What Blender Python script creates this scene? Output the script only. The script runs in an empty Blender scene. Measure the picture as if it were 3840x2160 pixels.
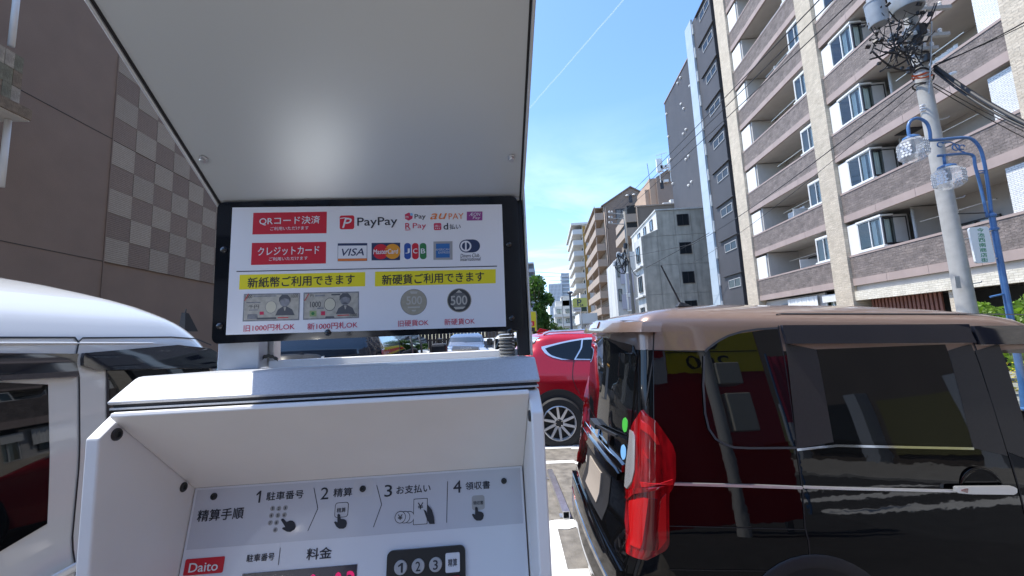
import bpy, bmesh, math, random
import numpy as np
from mathutils import Vector, Matrix
random.seed(7)
SC = bpy.context.scene
COL = SC.collection

# ------------------------------------------------------------------ camera
F_PX = 1519.0                                   # focal length in pixels of the 3840 wide photograph
CAM = Vector((0, 0, 1.62))
_s = Vector((120, 178, 1519.0)).normalized()    # street direction seen by the camera
_v = Vector((-580, -12570, 1519.0)); _v = (_v - _s * _v.dot(_s)).normalized()
_x = _s.cross(_v)
R = Matrix((_x, _s, _v))                        # camera (x right, y down, z forward) -> world
cd = bpy.data.cameras.new('camera'); cam = bpy.data.objects.new('camera', cd); COL.objects.link(cam)
cd.sensor_width = 36; cd.lens = F_PX / 3840 * 36; cd.clip_start = 0.02; cd.clip_end = 30000
cm = (R @ Matrix(((1, 0, 0), (0, -1, 0), (0, 0, -1)))).to_4x4(); cm.translation = CAM
cam.matrix_world = cm
SC.camera = cam

# ------------------------------------------------------------------ sky, sun, exposure
SUN = Vector((-0.40, 0.05, 0.90)).normalized()
w = bpy.data.worlds.new('World'); SC.world = w; w.use_nodes = True
nt = w.node_tree; N = nt.nodes; Lk = nt.links
bg = N['Background']; bg.inputs['Strength'].default_value = 0.113
sky = N.new('ShaderNodeTexSky'); sky.sky_type = 'NISHITA'; sky.sun_disc = False
sky.sun_elevation = math.asin(SUN.z); sky.sun_rotation = math.atan2(SUN.x, SUN.y)
sky.air_density = 0.9; sky.dust_density = 0.5; sky.ozone_density = 2.4
tc = N.new('ShaderNodeTexCoord'); sep = N.new('ShaderNodeSeparateXYZ'); Lk.new(tc.outputs['Generated'], sep.inputs[0])
mxz = N.new('ShaderNodeMath'); mxz.operation = 'MAXIMUM'; mxz.inputs[1].default_value = 0.03; Lk.new(sep.outputs[2], mxz.inputs[0])
dv = N.new('ShaderNodeVectorMath'); dv.operation = 'DIVIDE'
cb = N.new('ShaderNodeCombineXYZ')
for i in range(3): Lk.new(mxz.outputs[0], cb.inputs[i])
Lk.new(tc.outputs['Generated'], dv.inputs[0]); Lk.new(cb.outputs[0], dv.inputs[1])
mp = N.new('ShaderNodeMapping'); mp.inputs['Scale'].default_value = (1.0, 0.9, 1); mp.inputs['Rotation'].default_value = (0, 0, 0.25)
mp.inputs['Location'].default_value = (1.3, 0.2, 0)
Lk.new(dv.outputs[0], mp.inputs[0])
nz = N.new('ShaderNodeTexNoise'); nz.inputs['Scale'].default_value = 0.75; nz.inputs['Detail'].default_value = 8; nz.inputs['Roughness'].default_value = 0.58
nz.inputs['Distortion'].default_value = 0.6
Lk.new(mp.outputs[0], nz.inputs['Vector'])
cr = N.new('ShaderNodeMapRange'); cr.inputs[1].default_value = 0.43; cr.inputs[2].default_value = 0.74; cr.inputs[4].default_value = 0.48
Lk.new(nz.outputs[0], cr.inputs[0])
el = N.new('ShaderNodeMapRange'); el.inputs[1].default_value = 0.50; el.inputs[2].default_value = 0.24
Lk.new(sep.outputs[2], el.inputs[0])
mm = N.new('ShaderNodeMath'); mm.operation = 'MULTIPLY'; Lk.new(cr.outputs[0], mm.inputs[0]); Lk.new(el.outputs[0], mm.inputs[1])
hs = N.new('ShaderNodeHueSaturation'); hs.inputs['Saturation'].default_value = 1.12; hs.inputs['Hue'].default_value = 0.5; Lk.new(sky.outputs[0], hs.inputs['Color'])
mx = N.new('ShaderNodeMix'); mx.data_type = 'RGBA'; Lk.new(mm.outputs[0], mx.inputs[0]); Lk.new(hs.outputs[0], mx.inputs[6])
mx.inputs[7].default_value = (4.8, 5.3, 6.1, 1); Lk.new(mx.outputs[2], bg.inputs['Color'])
sl = bpy.data.lights.new('sun', 'SUN'); sl.energy = 2.0; sl.angle = math.radians(0.53); sl.color = (1, 0.95, 0.87)
so = bpy.data.objects.new('sun', sl); COL.objects.link(so); so.rotation_euler = SUN.to_track_quat('Z', 'Y').to_euler()
so.location = (0, 0, 60)
SC.view_settings.view_transform = 'Standard'; SC.view_settings.look = 'None'
SC.view_settings.exposure = 1.8; SC.view_settings.gamma = 1; SC.view_settings.use_curve_mapping = False
SC.render.engine = 'CYCLES'
SC.cycles.max_bounces = 8; SC.cycles.glossy_bounces = 5; SC.cycles.transparent_max_bounces = 12
SC.cycles.sample_clamp_indirect = 6.0; SC.cycles.use_denoising = True
SC.cycles.caustics_reflective = False; SC.cycles.caustics_refractive = False

# ------------------------------------------------------------------ pixel -> world helpers (source pixels 3840 x 2160)
def ray(x, y): return R @ Vector((x - 1920, y - 1080, F_PX))
def D(x, y): return (x * 3840 / 2576, y * 3840 / 2576)
def on_x(p, X): r = ray(*p); return CAM + r * (X / r.x)
def on_y(p, Y): r = ray(*p); return CAM + r * (Y / r.y)
def on_z(p, Z): r = ray(*p); return CAM + r * ((Z - CAM.z) / r.z)
def on_pl(p, o, n): r = ray(*p); return CAM + r * ((o - CAM).dot(n) / r.dot(n))
LOT = math.radians(8.3)
U = Vector((math.cos(LOT), math.sin(LOT), 0)); Wd = Vector((-math.sin(LOT), math.cos(LOT), 0)); Zd = Vector((0, 0, 1))
def lot(u, w_, z): return U * u + Wd * w_ + Zd * z
def ground_z(x): return -0.20 if x > 4.0 else (0.0 if x < 0.3 else -0.20 * (x - 0.3) / 3.7)

# ------------------------------------------------------------------ materials
MATS = {}
def mat(name, col, rough=0.5, metal=0.0, noise=0.0, nscale=20.0, bump=0.0, bscale=80.0, coat=0.0, trans=0.0, emit=None, spec=0.5, alpha=1.0, stretch=None, dirt=None):
    if name in MATS: return MATS[name]
    m = bpy.data.materials.new(name); m.use_nodes = True; t = m.node_tree; b = t.nodes['Principled BSDF']
    c4 = (*col, 1)
    b.inputs['Base Color'].default_value = c4; b.inputs['Roughness'].default_value = rough; b.inputs['Metallic'].default_value = metal
    b.inputs['Coat Weight'].default_value = coat; b.inputs['Coat Roughness'].default_value = 0.03
    b.inputs['Transmission Weight'].default_value = trans; b.inputs['Specular IOR Level'].default_value = spec; b.inputs['Alpha'].default_value = alpha
    if emit: b.inputs['Emission Color'].default_value = (*emit[0], 1); b.inputs['Emission Strength'].default_value = emit[1]
    co = t.nodes.new('ShaderNodeTexCoord'); src = co.outputs['Object']
    if stretch:
        mpn = t.nodes.new('ShaderNodeMapping'); mpn.inputs['Scale'].default_value = stretch; t.links.new(src, mpn.inputs[0]); src = mpn.outputs[0]
    if noise > 0:
        n = t.nodes.new('ShaderNodeTexNoise'); n.inputs['Scale'].default_value = nscale; n.inputs['Detail'].default_value = 6; t.links.new(src, n.inputs['Vector'])
        r = t.nodes.new('ShaderNodeMapRange'); r.inputs[1].default_value = 0.3; r.inputs[2].default_value = 0.7; r.inputs[3].default_value = 1 - noise; r.inputs[4].default_value = 1 + noise
        t.links.new(n.outputs[0], r.inputs[0])
        h = t.nodes.new('ShaderNodeHueSaturation'); h.inputs['Color'].default_value = c4; t.links.new(r.outputs[0], h.inputs['Value']); t.links.new(h.outputs[0], b.inputs['Base Color'])
        rr = t.nodes.new('ShaderNodeMapRange'); rr.inputs[3].default_value = max(0, rough - 0.06); rr.inputs[4].default_value = min(1, rough + 0.06); t.links.new(n.outputs[0], rr.inputs[0]); t.links.new(rr.outputs[0], b.inputs['Roughness'])
    if bump > 0:
        n2 = t.nodes.new('ShaderNodeTexNoise'); n2.inputs['Scale'].default_value = bscale; n2.inputs['Detail'].default_value = 4; t.links.new(co.outputs['Object'], n2.inputs['Vector'])
        bp = t.nodes.new('ShaderNodeBump'); bp.inputs['Strength'].default_value = bump; bp.inputs['Distance'].default_value = 0.02; t.links.new(n2.outputs[0], bp.inputs['Height']); t.links.new(bp.outputs[0], b.inputs['Normal'])
    if dirt:                                    # rain streaks: vertical stretched noise, a real stain with its own shape
        mpd = t.nodes.new('ShaderNodeMapping'); mpd.inputs['Scale'].default_value = (dirt[1], dirt[1], dirt[1] * 0.1); t.links.new(co.outputs['Object'], mpd.inputs[0])
        nd = t.nodes.new('ShaderNodeTexNoise'); nd.inputs['Scale'].default_value = 1.0; nd.inputs['Detail'].default_value = 7; t.links.new(mpd.outputs[0], nd.inputs['Vector'])
        rd = t.nodes.new('ShaderNodeMapRange'); rd.inputs[1].default_value = 0.42; rd.inputs[2].default_value = 0.75; rd.inputs[4].default_value = dirt[0]; t.links.new(nd.outputs[0], rd.inputs[0])
        mxd = t.nodes.new('ShaderNodeMix'); mxd.data_type = 'RGBA'; t.links.new(rd.outputs[0], mxd.inputs[0])
        prev = b.inputs['Base Color'].links[0].from_socket if b.inputs['Base Color'].links else None
        if prev: t.links.new(prev, mxd.inputs[6])
        else: mxd.inputs[6].default_value = c4
        mxd.inputs[7].default_value = (*[c * 0.35 for c in col], 1); t.links.new(mxd.outputs[2], b.inputs['Base Color'])
    MATS[name] = m; return m
def tile_mat(name, c1, c2, mortar, tw, th, axes=(1, 2), msize=0.006, bump=0.5, rough=0.75, vary=0.5, blot=0.12):
    m = bpy.data.materials.new(name); m.use_nodes = True; t = m.node_tree; b = t.nodes['Principled BSDF']; b.inputs['Roughness'].default_value = rough
    co = t.nodes.new('ShaderNodeTexCoord'); s = t.nodes.new('ShaderNodeSeparateXYZ'); t.links.new(co.outputs['Object'], s.inputs[0])
    c = t.nodes.new('ShaderNodeCombineXYZ'); t.links.new(s.outputs[axes[0]], c.inputs[0]); t.links.new(s.outputs[axes[1]], c.inputs[1])
    br = t.nodes.new('ShaderNodeTexBrick'); t.links.new(c.outputs[0], br.inputs['Vector'])
    br.inputs['Color1'].default_value = (*c1, 1); br.inputs['Color2'].default_value = (*c2, 1); br.inputs['Mortar'].default_value = (*mortar, 1)
    br.inputs['Scale'].default_value = 1; br.inputs['Brick Width'].default_value = tw; br.inputs['Row Height'].default_value = th; br.inputs['Mortar Size'].default_value = msize
    n = t.nodes.new('ShaderNodeTexNoise'); n.inputs['Scale'].default_value = 3; n.inputs['Detail'].default_value = 8; t.links.new(co.outputs['Object'], n.inputs['Vector'])
    r = t.nodes.new('ShaderNodeMapRange'); r.inputs[1].default_value = .3; r.inputs[2].default_value = .7; r.inputs[3].default_value = 1 - blot; r.inputs[4].default_value = 1 + blot; t.links.new(n.outputs[0], r.inputs[0])
    h = t.nodes.new('ShaderNodeHueSaturation'); t.links.new(br.outputs[0], h.inputs['Color']); oi = t.nodes.new('ShaderNodeObjectInfo'); ri = t.nodes.new('ShaderNodeMapRange'); ri.inputs[3].default_value = .93; ri.inputs[4].default_value = 1.07; t.links.new(oi.outputs['Random'], ri.inputs[0]); mu_ = t.nodes.new('ShaderNodeMath'); mu_.operation = 'MULTIPLY'; t.links.new(r.outputs[0], mu_.inputs[0]); t.links.new(ri.outputs[0], mu_.inputs[1]); t.links.new(mu_.outputs[0], h.inputs['Value']); t.links.new(h.outputs[0], b.inputs['Base Color'])
    n2 = t.nodes.new('ShaderNodeTexNoise'); n2.inputs['Scale'].default_value = 14; n2.inputs['Detail'].default_value = 5; t.links.new(co.outputs['Object'], n2.inputs['Vector'])
    ad = t.nodes.new('ShaderNodeMath'); ad.operation = 'SUBTRACT'; t.links.new(n2.outputs[0], ad.inputs[0]); t.links.new(br.outputs['Fac'], ad.inputs[1])
    bp = t.nodes.new('ShaderNodeBump'); bp.inputs['Strength'].default_value = bump; bp.inputs['Distance'].default_value = 0.03; t.links.new(ad.outputs[0], bp.inputs['Height']); t.links.new(bp.outputs[0], b.inputs['Normal'])
    MATS[name] = m; return m
def glass_mat(name, tint, refl=0.12, clear=0.8, rough=0.02):
    m = bpy.data.materials.new(name); m.use_nodes = True; t = m.node_tree; t.nodes.remove(t.nodes['Principled BSDF']); o = t.nodes['Material Output']
    tr = t.nodes.new('ShaderNodeBsdfTransparent'); tr.inputs[0].default_value = (*tint, 1)
    gl = t.nodes.new('ShaderNodeBsdfGlossy'); gl.inputs['Roughness'].default_value = rough; gl.inputs['Color'].default_value = (0.95, 0.97, 1, 1)
    lw = t.nodes.new('ShaderNodeLayerWeight'); lw.inputs[0].default_value = 0.22
    mr = t.nodes.new('ShaderNodeMapRange'); mr.inputs[3].default_value = refl; mr.inputs[4].default_value = 1.0; t.links.new(lw.outputs['Fresnel'], mr.inputs[0])
    a = t.nodes.new('ShaderNodeMixShader'); t.links.new(mr.outputs[0], a.inputs[0]); t.links.new(tr.outputs[0], a.inputs[1]); t.links.new(gl.outputs[0], a.inputs[2]); t.links.new(a.outputs[0], o.inputs[0])
    MATS[name] = m; return m

M_white = mat('white_powder_coat', (.86, .85, .84), .42, noise=.03, nscale=6, bump=.03, bscale=700, dirt=(.07, 7))
M_silver = mat('silver_paint', (.62, .63, .64), .36, metal=.55, noise=.05, nscale=60, bump=.05, bscale=900)
M_hood = mat('silver_flake_paint', (.50, .52, .55), .38, metal=.12, noise=.1, nscale=420)
M_canopy = mat('silver_canopy_paint', (.62, .655, .665), .44, metal=.55, dirt=(.05, 3))
M_post = mat('post_paint', (.50, .54, .60), .38, metal=.35, noise=.06, nscale=30)
M_black = mat('black_acrylic', (.006, .007, .010), .06, coat=.5)
M_poster = mat('poster_print_white', (.84, .84, .86), .4, noise=.02, nscale=4)
M_dark = mat('dark_gap', (.012, .012, .014), .6)
M_screw = mat('black_screw', (.018, .02, .022), .35, noise=.2, nscale=120)
M_zinc = mat('zinc_steel', (.62, .63, .64), .32, metal=.9, noise=.12, nscale=25)
M_satinc = mat('satin_chrome', (.80, .80, .81), .28, metal=.8)
M_chrome = mat('chrome', (.85, .85, .86), .06, metal=1.0)
M_red = mat('print_red', (.62, .012, .030), .4)
M_ink = mat('print_ink', (.018, .020, .030), .5)
M_yellow = mat('print_yellow', (.86, .74, .01), .45)
M_pwhite = mat('print_white', (.82, .82, .84), .45)
M_crim = mat('print_crimson', (.60, .03, .09), .45)
M_orange = mat('print_orange', (.80, .22, .04), .45)
M_purple = mat('print_purple', (.30, .05, .25), .45)
M_blue = mat('print_blue', (.02, .08, .35), .45)
M_navy = mat('print_navy', (.02, .035, .10), .45)
M_green = mat('print_green', (.03, .20, .06), .45)
M_amexb = mat('print_midblue', (.03, .15, .42), .45)
M_grey = mat('print_grey', (.36, .36, .36), .5)
M_lgrey = mat('print_light_grey', (.55, .56, .60), .45)
M_note = mat('print_banknote', (.46, .43, .36), .5, noise=.18, nscale=120)
M_noted = mat('print_banknote_dark', (.10, .10, .11), .5)
M_notem = mat('print_banknote_mid', (.24, .24, .25), .5, noise=.3, nscale=160)
M_cream = mat('print_cream', (.62, .58, .44), .5)
M_coin = mat('print_coin', (.37, .34, .26), .5, noise=.08, nscale=120)
M_coind = mat('print_coin_dark', (.045, .047, .05), .45)
M_coinl = mat('print_coin_light', (.50, .48, .42), .5)
M_slit = mat('dark_slit_glass', (.02, .024, .028), .12, spec=.25)
M_seal = mat('rubber_seal', (.055, .055, .058), .5)
M_glass = glass_mat('window_glass', (.82, .88, .87), .06)
M_cglass = glass_mat('clear_car_glass', (.80, .86, .84), .05)
M_dglass = mat('privacy_glass', (.004, .005, .006), .015, spec=.55)
M_frame = mat('window_frame_white', (.70, .70, .68), .45)
M_dframe = mat('window_frame_dark', (.03, .03, .035), .4)
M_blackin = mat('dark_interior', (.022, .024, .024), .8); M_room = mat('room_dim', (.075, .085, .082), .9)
M_curtain = mat('curtain', (.84, .88, .85), .9, noise=.25, nscale=5, stretch=(1, 12, .3))
M_tyre = mat('tyre_rubber', (.018, .018, .019), .75, noise=.15, nscale=40)
M_alloy = mat('alloy_wheel', (.62, .62, .63), .25, metal=.35, coat=.5)
M_plastic = mat('black_plastic', (.018, .018, .02), .5, noise=.1, nscale=60)

# ------------------------------------------------------------------ object helpers
WM = {}
def tag(o, label=None, cat=None, group=None, kind=None):
    if label: o['label'] = label
    if cat: o['category'] = cat
    if group: o['group'] = group
    if kind: o['kind'] = kind
    return o
def thing(name, label, cat, loc=(0, 0, 0), rotz=0.0, group=None, roty=0.0):
    o = bpy.data.objects.new(name, None); COL.objects.link(o); o.empty_display_size = .2
    m = Matrix.Translation(Vector(loc)) @ Matrix.Rotation(rotz, 4, 'Z') @ Matrix.Rotation(roty, 4, 'Y')
    o.matrix_world = m; WM[o] = m
    return tag(o, label, cat, group)
class MB:
    def __init__(s): s.v = []; s.f = []
    def quad(s, *p): i = len(s.v); s.v += [tuple(q) for q in p]; s.f.append(tuple(range(i, i + len(p)))); return s
    def hexa(s, b, t):                                   # bottom loop (ccw from above), top loop
        i = len(s.v); n = len(b); s.v += [tuple(q) for q in b] + [tuple(q) for q in t]
        s.f.append(tuple(i + k for k in reversed(range(n)))); s.f.append(tuple(i + n + k for k in range(n)))
        for k in range(n): s.f.append((i + k, i + (k + 1) % n, i + n + (k + 1) % n, i + n + k))
        return s
    def box(s, x0, x1, y0, y1, z0, z1, M=None):
        if x0 > x1: x0, x1 = x1, x0
        if y0 > y1: y0, y1 = y1, y0
        if z0 > z1: z0, z1 = z1, z0
        b = [Vector((x0, y0, z0)), Vector((x1, y0, z0)), Vector((x1, y1, z0)), Vector((x0, y1, z0))]
        t = [Vector((x0, y0, z1)), Vector((x1, y0, z1)), Vector((x1, y1, z1)), Vector((x0, y1, z1))]
        if M: b = [M @ q for q in b]; t = [M @ q for q in t]
        return s.hexa(b, t)
    def lbox(s, u0, u1, w0, w1, z0, z1):                 # box in the lot frame
        return s.hexa([lot(u0, w0, z0), lot(u1, w0, z0), lot(u1, w1, z0), lot(u0, w1, z0)], [lot(u0, w0, z1), lot(u1, w0, z1), lot(u1, w1, z1), lot(u0, w1, z1)])
    def tube(s, pts, r, n=8, r1=None, cap=True):
        pts = [Vector(p) for p in pts]; i0 = len(s.v); m = len(pts); prev = None
        for k, p in enumerate(pts):
            d = (pts[min(k + 1, m - 1)] - pts[max(k - 1, 0)]).normalized()
            if prev is None: a = d.orthogonal().normalized()
            else: a = (prev - d * prev.dot(d)); a = a.normalized() if a.length > 1e-6 else d.orthogonal().normalized()
            prev = a; b = d.cross(a); rr = r if r1 is None else r + (r1 - r) * k / max(1, m - 1)
            for j in range(n):
                t = 2 * math.pi * j / n; s.v.append(tuple(p + (a * math.cos(t) + b * math.sin(t)) * rr))
        for k in range(m - 1):
            for j in range(n): s.f.append((i0 + k * n + j, i0 + k * n + (j + 1) % n, i0 + (k + 1) * n + (j + 1) % n, i0 + (k + 1) * n + j))
        if cap: s.f.append(tuple(i0 + j for j in reversed(range(n)))); s.f.append(tuple(i0 + (m - 1) * n + j for j in range(n)))
        return s
    def lathe(s, prof, o=(0, 0, 0), ax=(0, 0, 1), n=20, cap=True):  # prof: (radius, height along the axis)
        o = Vector(o); ax = Vector(ax).normalized(); a = ax.orthogonal().normalized(); b = ax.cross(a); i0 = len(s.v); m = len(prof)
        for r, h in prof:
            for j in range(n): t = 2 * math.pi * j / n; s.v.append(tuple(o + ax * h + (a * math.cos(t) + b * math.sin(t)) * r))
        for k in range(m - 1):
            for j in range(n): s.f.append((i0 + k * n + j, i0 + k * n + (j + 1) % n, i0 + (k + 1) * n + (j + 1) % n, i0 + (k + 1) * n + j))
        if cap and prof[0][0] > 1e-5: s.f.append(tuple(i0 + j for j in reversed(range(n))))
        if cap and prof[-1][0] > 1e-5: s.f.append(tuple(i0 + (m - 1) * n + j for j in range(n)))
        return s
    def prism(s, pts, d):                                # polygon extruded by the vector d
        n = len(pts); i = len(s.v); d = Vector(d); s.v += [tuple(p) for p in pts] + [tuple(Vector(p) + d) for p in pts]
        s.f.append(tuple(i + k for k in range(n))); s.f.append(tuple(i + n + k for k in reversed(range(n))))
        for k in range(n): s.f.append((i + (k + 1) % n, i + k, i + n + k, i + n + (k + 1) % n))
        return s
    def mesh(s, name, m=None, smooth=False, fix=True):
        me = bpy.data.meshes.new(name); me.from_pydata(s.v, [], s.f)
        if fix:
            b = bmesh.new(); b.from_mesh(me); bmesh.ops.recalc_face_normals(b, faces=b.faces); b.to_mesh(me); b.free()
        if m: me.materials.append(m)
        if smooth is True: me.shade_smooth()
        elif smooth: me.shade_smooth(); me.set_sharp_from_angle(angle=math.radians(smooth))
        return me
    def build(s, name, m, parent=None, smooth=False, local=False, bevel=0, loc=None, kind=None, label=None, cat=None, group=None, fix=True):
        if parent is not None and not local:
            inv = WM[parent].inverted(); s.v = [tuple(inv @ Vector(p)) for p in s.v]
        if parent is None and loc is not None: s.v = [tuple(Vector(p) - Vector(loc)) for p in s.v]
        o = bpy.data.objects.new(name, s.mesh(name, m, smooth, fix)); COL.objects.link(o)
        if parent is not None: o.parent = parent; WM[o] = WM[parent]
        elif loc is not None: o.location = loc; WM[o] = Matrix.Translation(Vector(loc))
        else: WM[o] = Matrix()
        if bevel:
            b = o.modifiers.new('bevel', 'BEVEL'); b.width = bevel; b.segments = 2; b.limit_method = 'ANGLE'; b.angle_limit = math.radians(35)
        return tag(o, label, cat, group, kind)
def inst(mesh, name, parent, loc, rot=None, sc=None):     # a piece sharing its mesh; loc in the parent's own frame
    o = bpy.data.objects.new(name, mesh); COL.objects.link(o); o.parent = parent
    m = Matrix.Translation(Vector(loc))
    if rot is not None: m = m @ rot
    if sc is not None: m = m @ Matrix.Diagonal((*sc, 1))
    o.matrix_basis = m; WM[o] = WM[parent] @ m
    return o
def copy_tree(o, parent=None):
    c = o.copy(); COL.objects.link(c)
    if parent is not None: c.parent = parent
    for ch in list(o.children): copy_tree(ch, c)
    return c

# ------------------------------------------------------------------ flat print on a plane
class Plane:
    def __init__(s, o, eu, ev, conv):
        s.o = Vector(o); s.eu = Vector(eu).normalized(); s.ev = Vector(ev); s.ev = (s.ev - s.eu * s.ev.dot(s.eu)).normalized(); s.n = s.eu.cross(s.ev); s.conv = conv
    def uv(s, x, y): p = on_pl(s.conv(x, y), s.o, s.n) - s.o; return p.dot(s.eu), p.dot(s.ev)
    def at(s, u, v, h=0.0): return s.o + s.eu * u + s.ev * v + s.n * h
    def poly(s, name, pts, h, m, parent, uvs=False, thick=0.0003, **k):
        q = pts if uvs else [s.uv(*p) for p in pts]
        b = MB(); b.prism([s.at(u, v, h) for u, v in q], -s.n * thick); return b.build(name, m, parent, **k)
    def rrect(s, name, pts, rad, h, m, parent, n=5, thick=0.0003, **k):
        q = [s.uv(*p) for p in pts]; us = [a for a, _ in q]; vs = [b for _, b in q]
        u0, u1 = (q[0][0] + q[3][0]) / 2, (q[1][0] + q[2][0]) / 2; v1, v0 = (q[0][1] + q[1][1]) / 2, (q[2][1] + q[3][1]) / 2
        return s.poly(name, rr(u0, u1, v0, v1, rad, n), h, m, parent, True, thick, **k)
    def disc(s, name, c, r, h, m, parent, n=24, sx=1.0, thick=0.0003, **k):
        u, v = s.uv(*c); ru = abs(s.uv(c[0] + r, c[1])[0] - u)
        return s.poly(name, [(u + ru * sx * math.cos(t), v + ru * math.sin(t)) for t in [2 * math.pi * j / n for j in range(n)]], h, m, parent, True, thick, **k)
    def line(s, name, pts, wd, h, m, parent):
        b = MB()
        q = [s.uv(*p) for p in pts]; ww = abs(s.uv(pts[0][0] + wd, pts[0][1])[0] - q[0][0]) / 2
        for a, c in zip(q[:-1], q[1:]):
            d = Vector((c[0] - a[0], c[1] - a[1])).normalized(); nn = Vector((-d.y, d.x)) * ww
            b.prism([s.at(a[0] - nn.x, a[1] - nn.y, h), s.at(c[0] - nn.x, c[1] - nn.y, h), s.at(c[0] + nn.x, c[1] + nn.y, h), s.at(a[0] + nn.x, a[1] + nn.y, h)], -s.n * 0.0002)
        return b.build(name, m, parent)
    def text(s, body, xl, yl, xr, yr, ht, h, m, parent, bold=0.0, shear=0.0, name='lettering', rot=0.0):
        a, b = s.uv(xl, yl), s.uv(xr, yr); vc = (a[1] + b[1]) / 2; xm, ym = (xl + xr) / 2, (yl + yr) / 2
        hh = abs(s.uv(xm, ym - ht / 2)[1] - s.uv(xm, ym + ht / 2)[1])
        return put_text(body, s, a[0], b[0], vc - hh / 2, vc + hh / 2, h, m, parent, bold, shear, name)
def rr(u0, u1, v0, v1, r, n=5):
    o = []
    for cx, cy, a0 in ((u1 - r, v1 - r, 0), (u0 + r, v1 - r, 90), (u0 + r, v0 + r, 180), (u1 - r, v0 + r, 270)):
        for k in range(n + 1): t = math.radians(a0 + 90 * k / n); o.append((cx + r * math.cos(t), cy + r * math.sin(t)))
    return o
TXT = {}
def text_mesh(body, shear=0.0):
    key = (body, shear)
    if key not in TXT and body == '1':                   # a one with its flag
        TXT[key] = (np.array([(.62, 0), (1, 0), (1, 1), (.68, 1), (0, .74), (0, .60), (.62, .76)]), [(0, 1, 2, 6), (2, 3, 6), (3, 4, 5, 6)])
    if key not in TXT:
        cu = bpy.data.curves.new('lettering', 'FONT'); cu.body = body; cu.shear = shear; cu.resolution_u = 3; cu.fill_mode = 'FRONT'
        o = bpy.data.objects.new('lettering', cu); COL.objects.link(o)
        me = bpy.data.meshes.new_from_object(o.evaluated_get(bpy.context.evaluated_depsgraph_get()))
        v = np.array([x.co[:2] for x in me.vertices]); f = [tuple(p.vertices) for p in me.polygons]
        bpy.data.objects.remove(o); bpy.data.curves.remove(cu); bpy.data.meshes.remove(me)
        v = (v - v.min(0)) / (v.max(0) - v.min(0)); TXT[key] = (v, f)
    return TXT[key]
def put_text(body, pl, u0, u1, v0, v1, h, m, parent, bold=0.0, shear=0.0, name='lettering'):
    v, f = text_mesh(body, shear); b = MB(); d = min(bold, .03) * (v1 - v0) * .55
    for k, (dx, dy) in enumerate(((0, 0), (d, 0), (-d, 0), (0, d), (0, -d)) if bold > .004 else ((0, 0),)):   # a heavier weight: shifted copies of the strokes
        i0 = len(b.v); b.v += [tuple(pl.at(u0 + (u1 - u0) * p[0] + dx, v0 + (v1 - v0) * p[1] + dy, h + k * .000012)) for p in v]; b.f += [tuple(i0 + q for q in g) for g in f]
    return b.build(name, m, parent, fix=False)

# ================================================================== payment machine (lot frame: u right, w away, z up)
pm = thing('payment_machine', 'white and silver car park payment machine with a canopy and a board of payment logos', 'payment machine', lot(-.2, .7, 0), LOT)
uL, uR = -.4706, .0705
# cabinet below and behind the recess
b = MB(); b.lbox(uL + .004, uR - .004, .70, .95, .02, 1.40); b.build('cabinet', M_white, pm, bevel=.004)
b = MB(); b.lbox(uL + .002, uR - .002, .72, .95, 1.40, 1.545); b.build('cabinet_top', M_white, pm)
for ua, ub in ((uL, -.455), (.055, uR)):
    pr = [(.558, 1.549), (.524, 1.524), (.524, .30), (.84, .30), (.84, 1.549)]
    b = MB(); b.prism([lot(ua, a, z) for a, z in pr], U * (ub - ua)); b.build('side_wing', M_white, pm, bevel=.0022)
b = MB(); b.prism([lot(-.4545, a, z) for a, z in [(.536, 1.5505), (.545, 1.5505), (.70, 1.412), (.70, 1.402), (.690, 1.410), (.5345, 1.546)]], U * .509); b.build('slanted_panel', M_white, pm, bevel=.001)
# hood
pr = [(.551, 1.5585), (.549, 1.562), (.588, 1.5868), (.593, 1.5888), (.60, 1.5895), (.78, 1.584), (.78, 1.5585)]
b = MB(); b.prism([lot(uL - .001, a, z) for a, z in pr], U * (uR - uL + .002)); b.build('hood', M_hood, pm, bevel=.0015)
b = MB(); b.lbox(uL + .004, uR - .003, .5535, .78, 1.5545, 1.5585); b.build('gasket', M_dark, pm)
b = MB(); b.lbox(uL + .001, uR - .001, .5515, .76, 1.5522, 1.5545); b.build('metal_strip', M_hood, pm)
b = MB(); b.lbox(uL + .006, uR - .006, .5545, .76, 1.5492, 1.5522); b.build('gasket', M_dark, pm)
# posts, cross bar, hose
b = MB(); b.lbox(-.4785, -.4075, .768, .80, 1.584, 1.905); b.build('post', M_post, pm, bevel=.002)
b = MB(); b.lbox(-.432, -.3985, .803, .83, 1.584, 1.90); b.build('post', M_silver, pm, bevel=.002)
b = MB(); b.lbox(.062, .0835, .768, .80, 1.584, 1.905); b.build('post', M_plastic, pm, bevel=.002)
b = MB(); b.lbox(.0838, .0875, .752, .81, 1.584, 1.905); b.build('post', M_silver, pm, bevel=.0012)
b = MB(); b.lbox(-.3985, .0620, .785, .815, 1.578, 1.5965); b.build('cross_bar', M_white, pm, bevel=.0015)
b = MB()
for k in range(16):
    z0 = 1.583 + k * .0062; b.lathe([(.0125, 0), (.0155, .0014), (.0158, .0034), (.0125, .0050)], lot(.0415, .786, z0), n=18)
b.build('conduit_hose', mat('grey_conduit', (.26, .26, .245), .6), pm, smooth=40)
b = MB(); pts = [lot(-.407 + .0035 * k, .7800 - .0015 * math.sin(k), 1.5985 + .0035 * math.sin(k * .55) + .0015 * (k % 2)) for k in range(9)]
for p, q in zip(pts[:-1], pts[1:]): b.quad(p, q, q + Vector((0, 0, .0065)), p + Vector((0, 0, .0065)))
b.build('tape_scrap', M_screw, pm)
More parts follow.
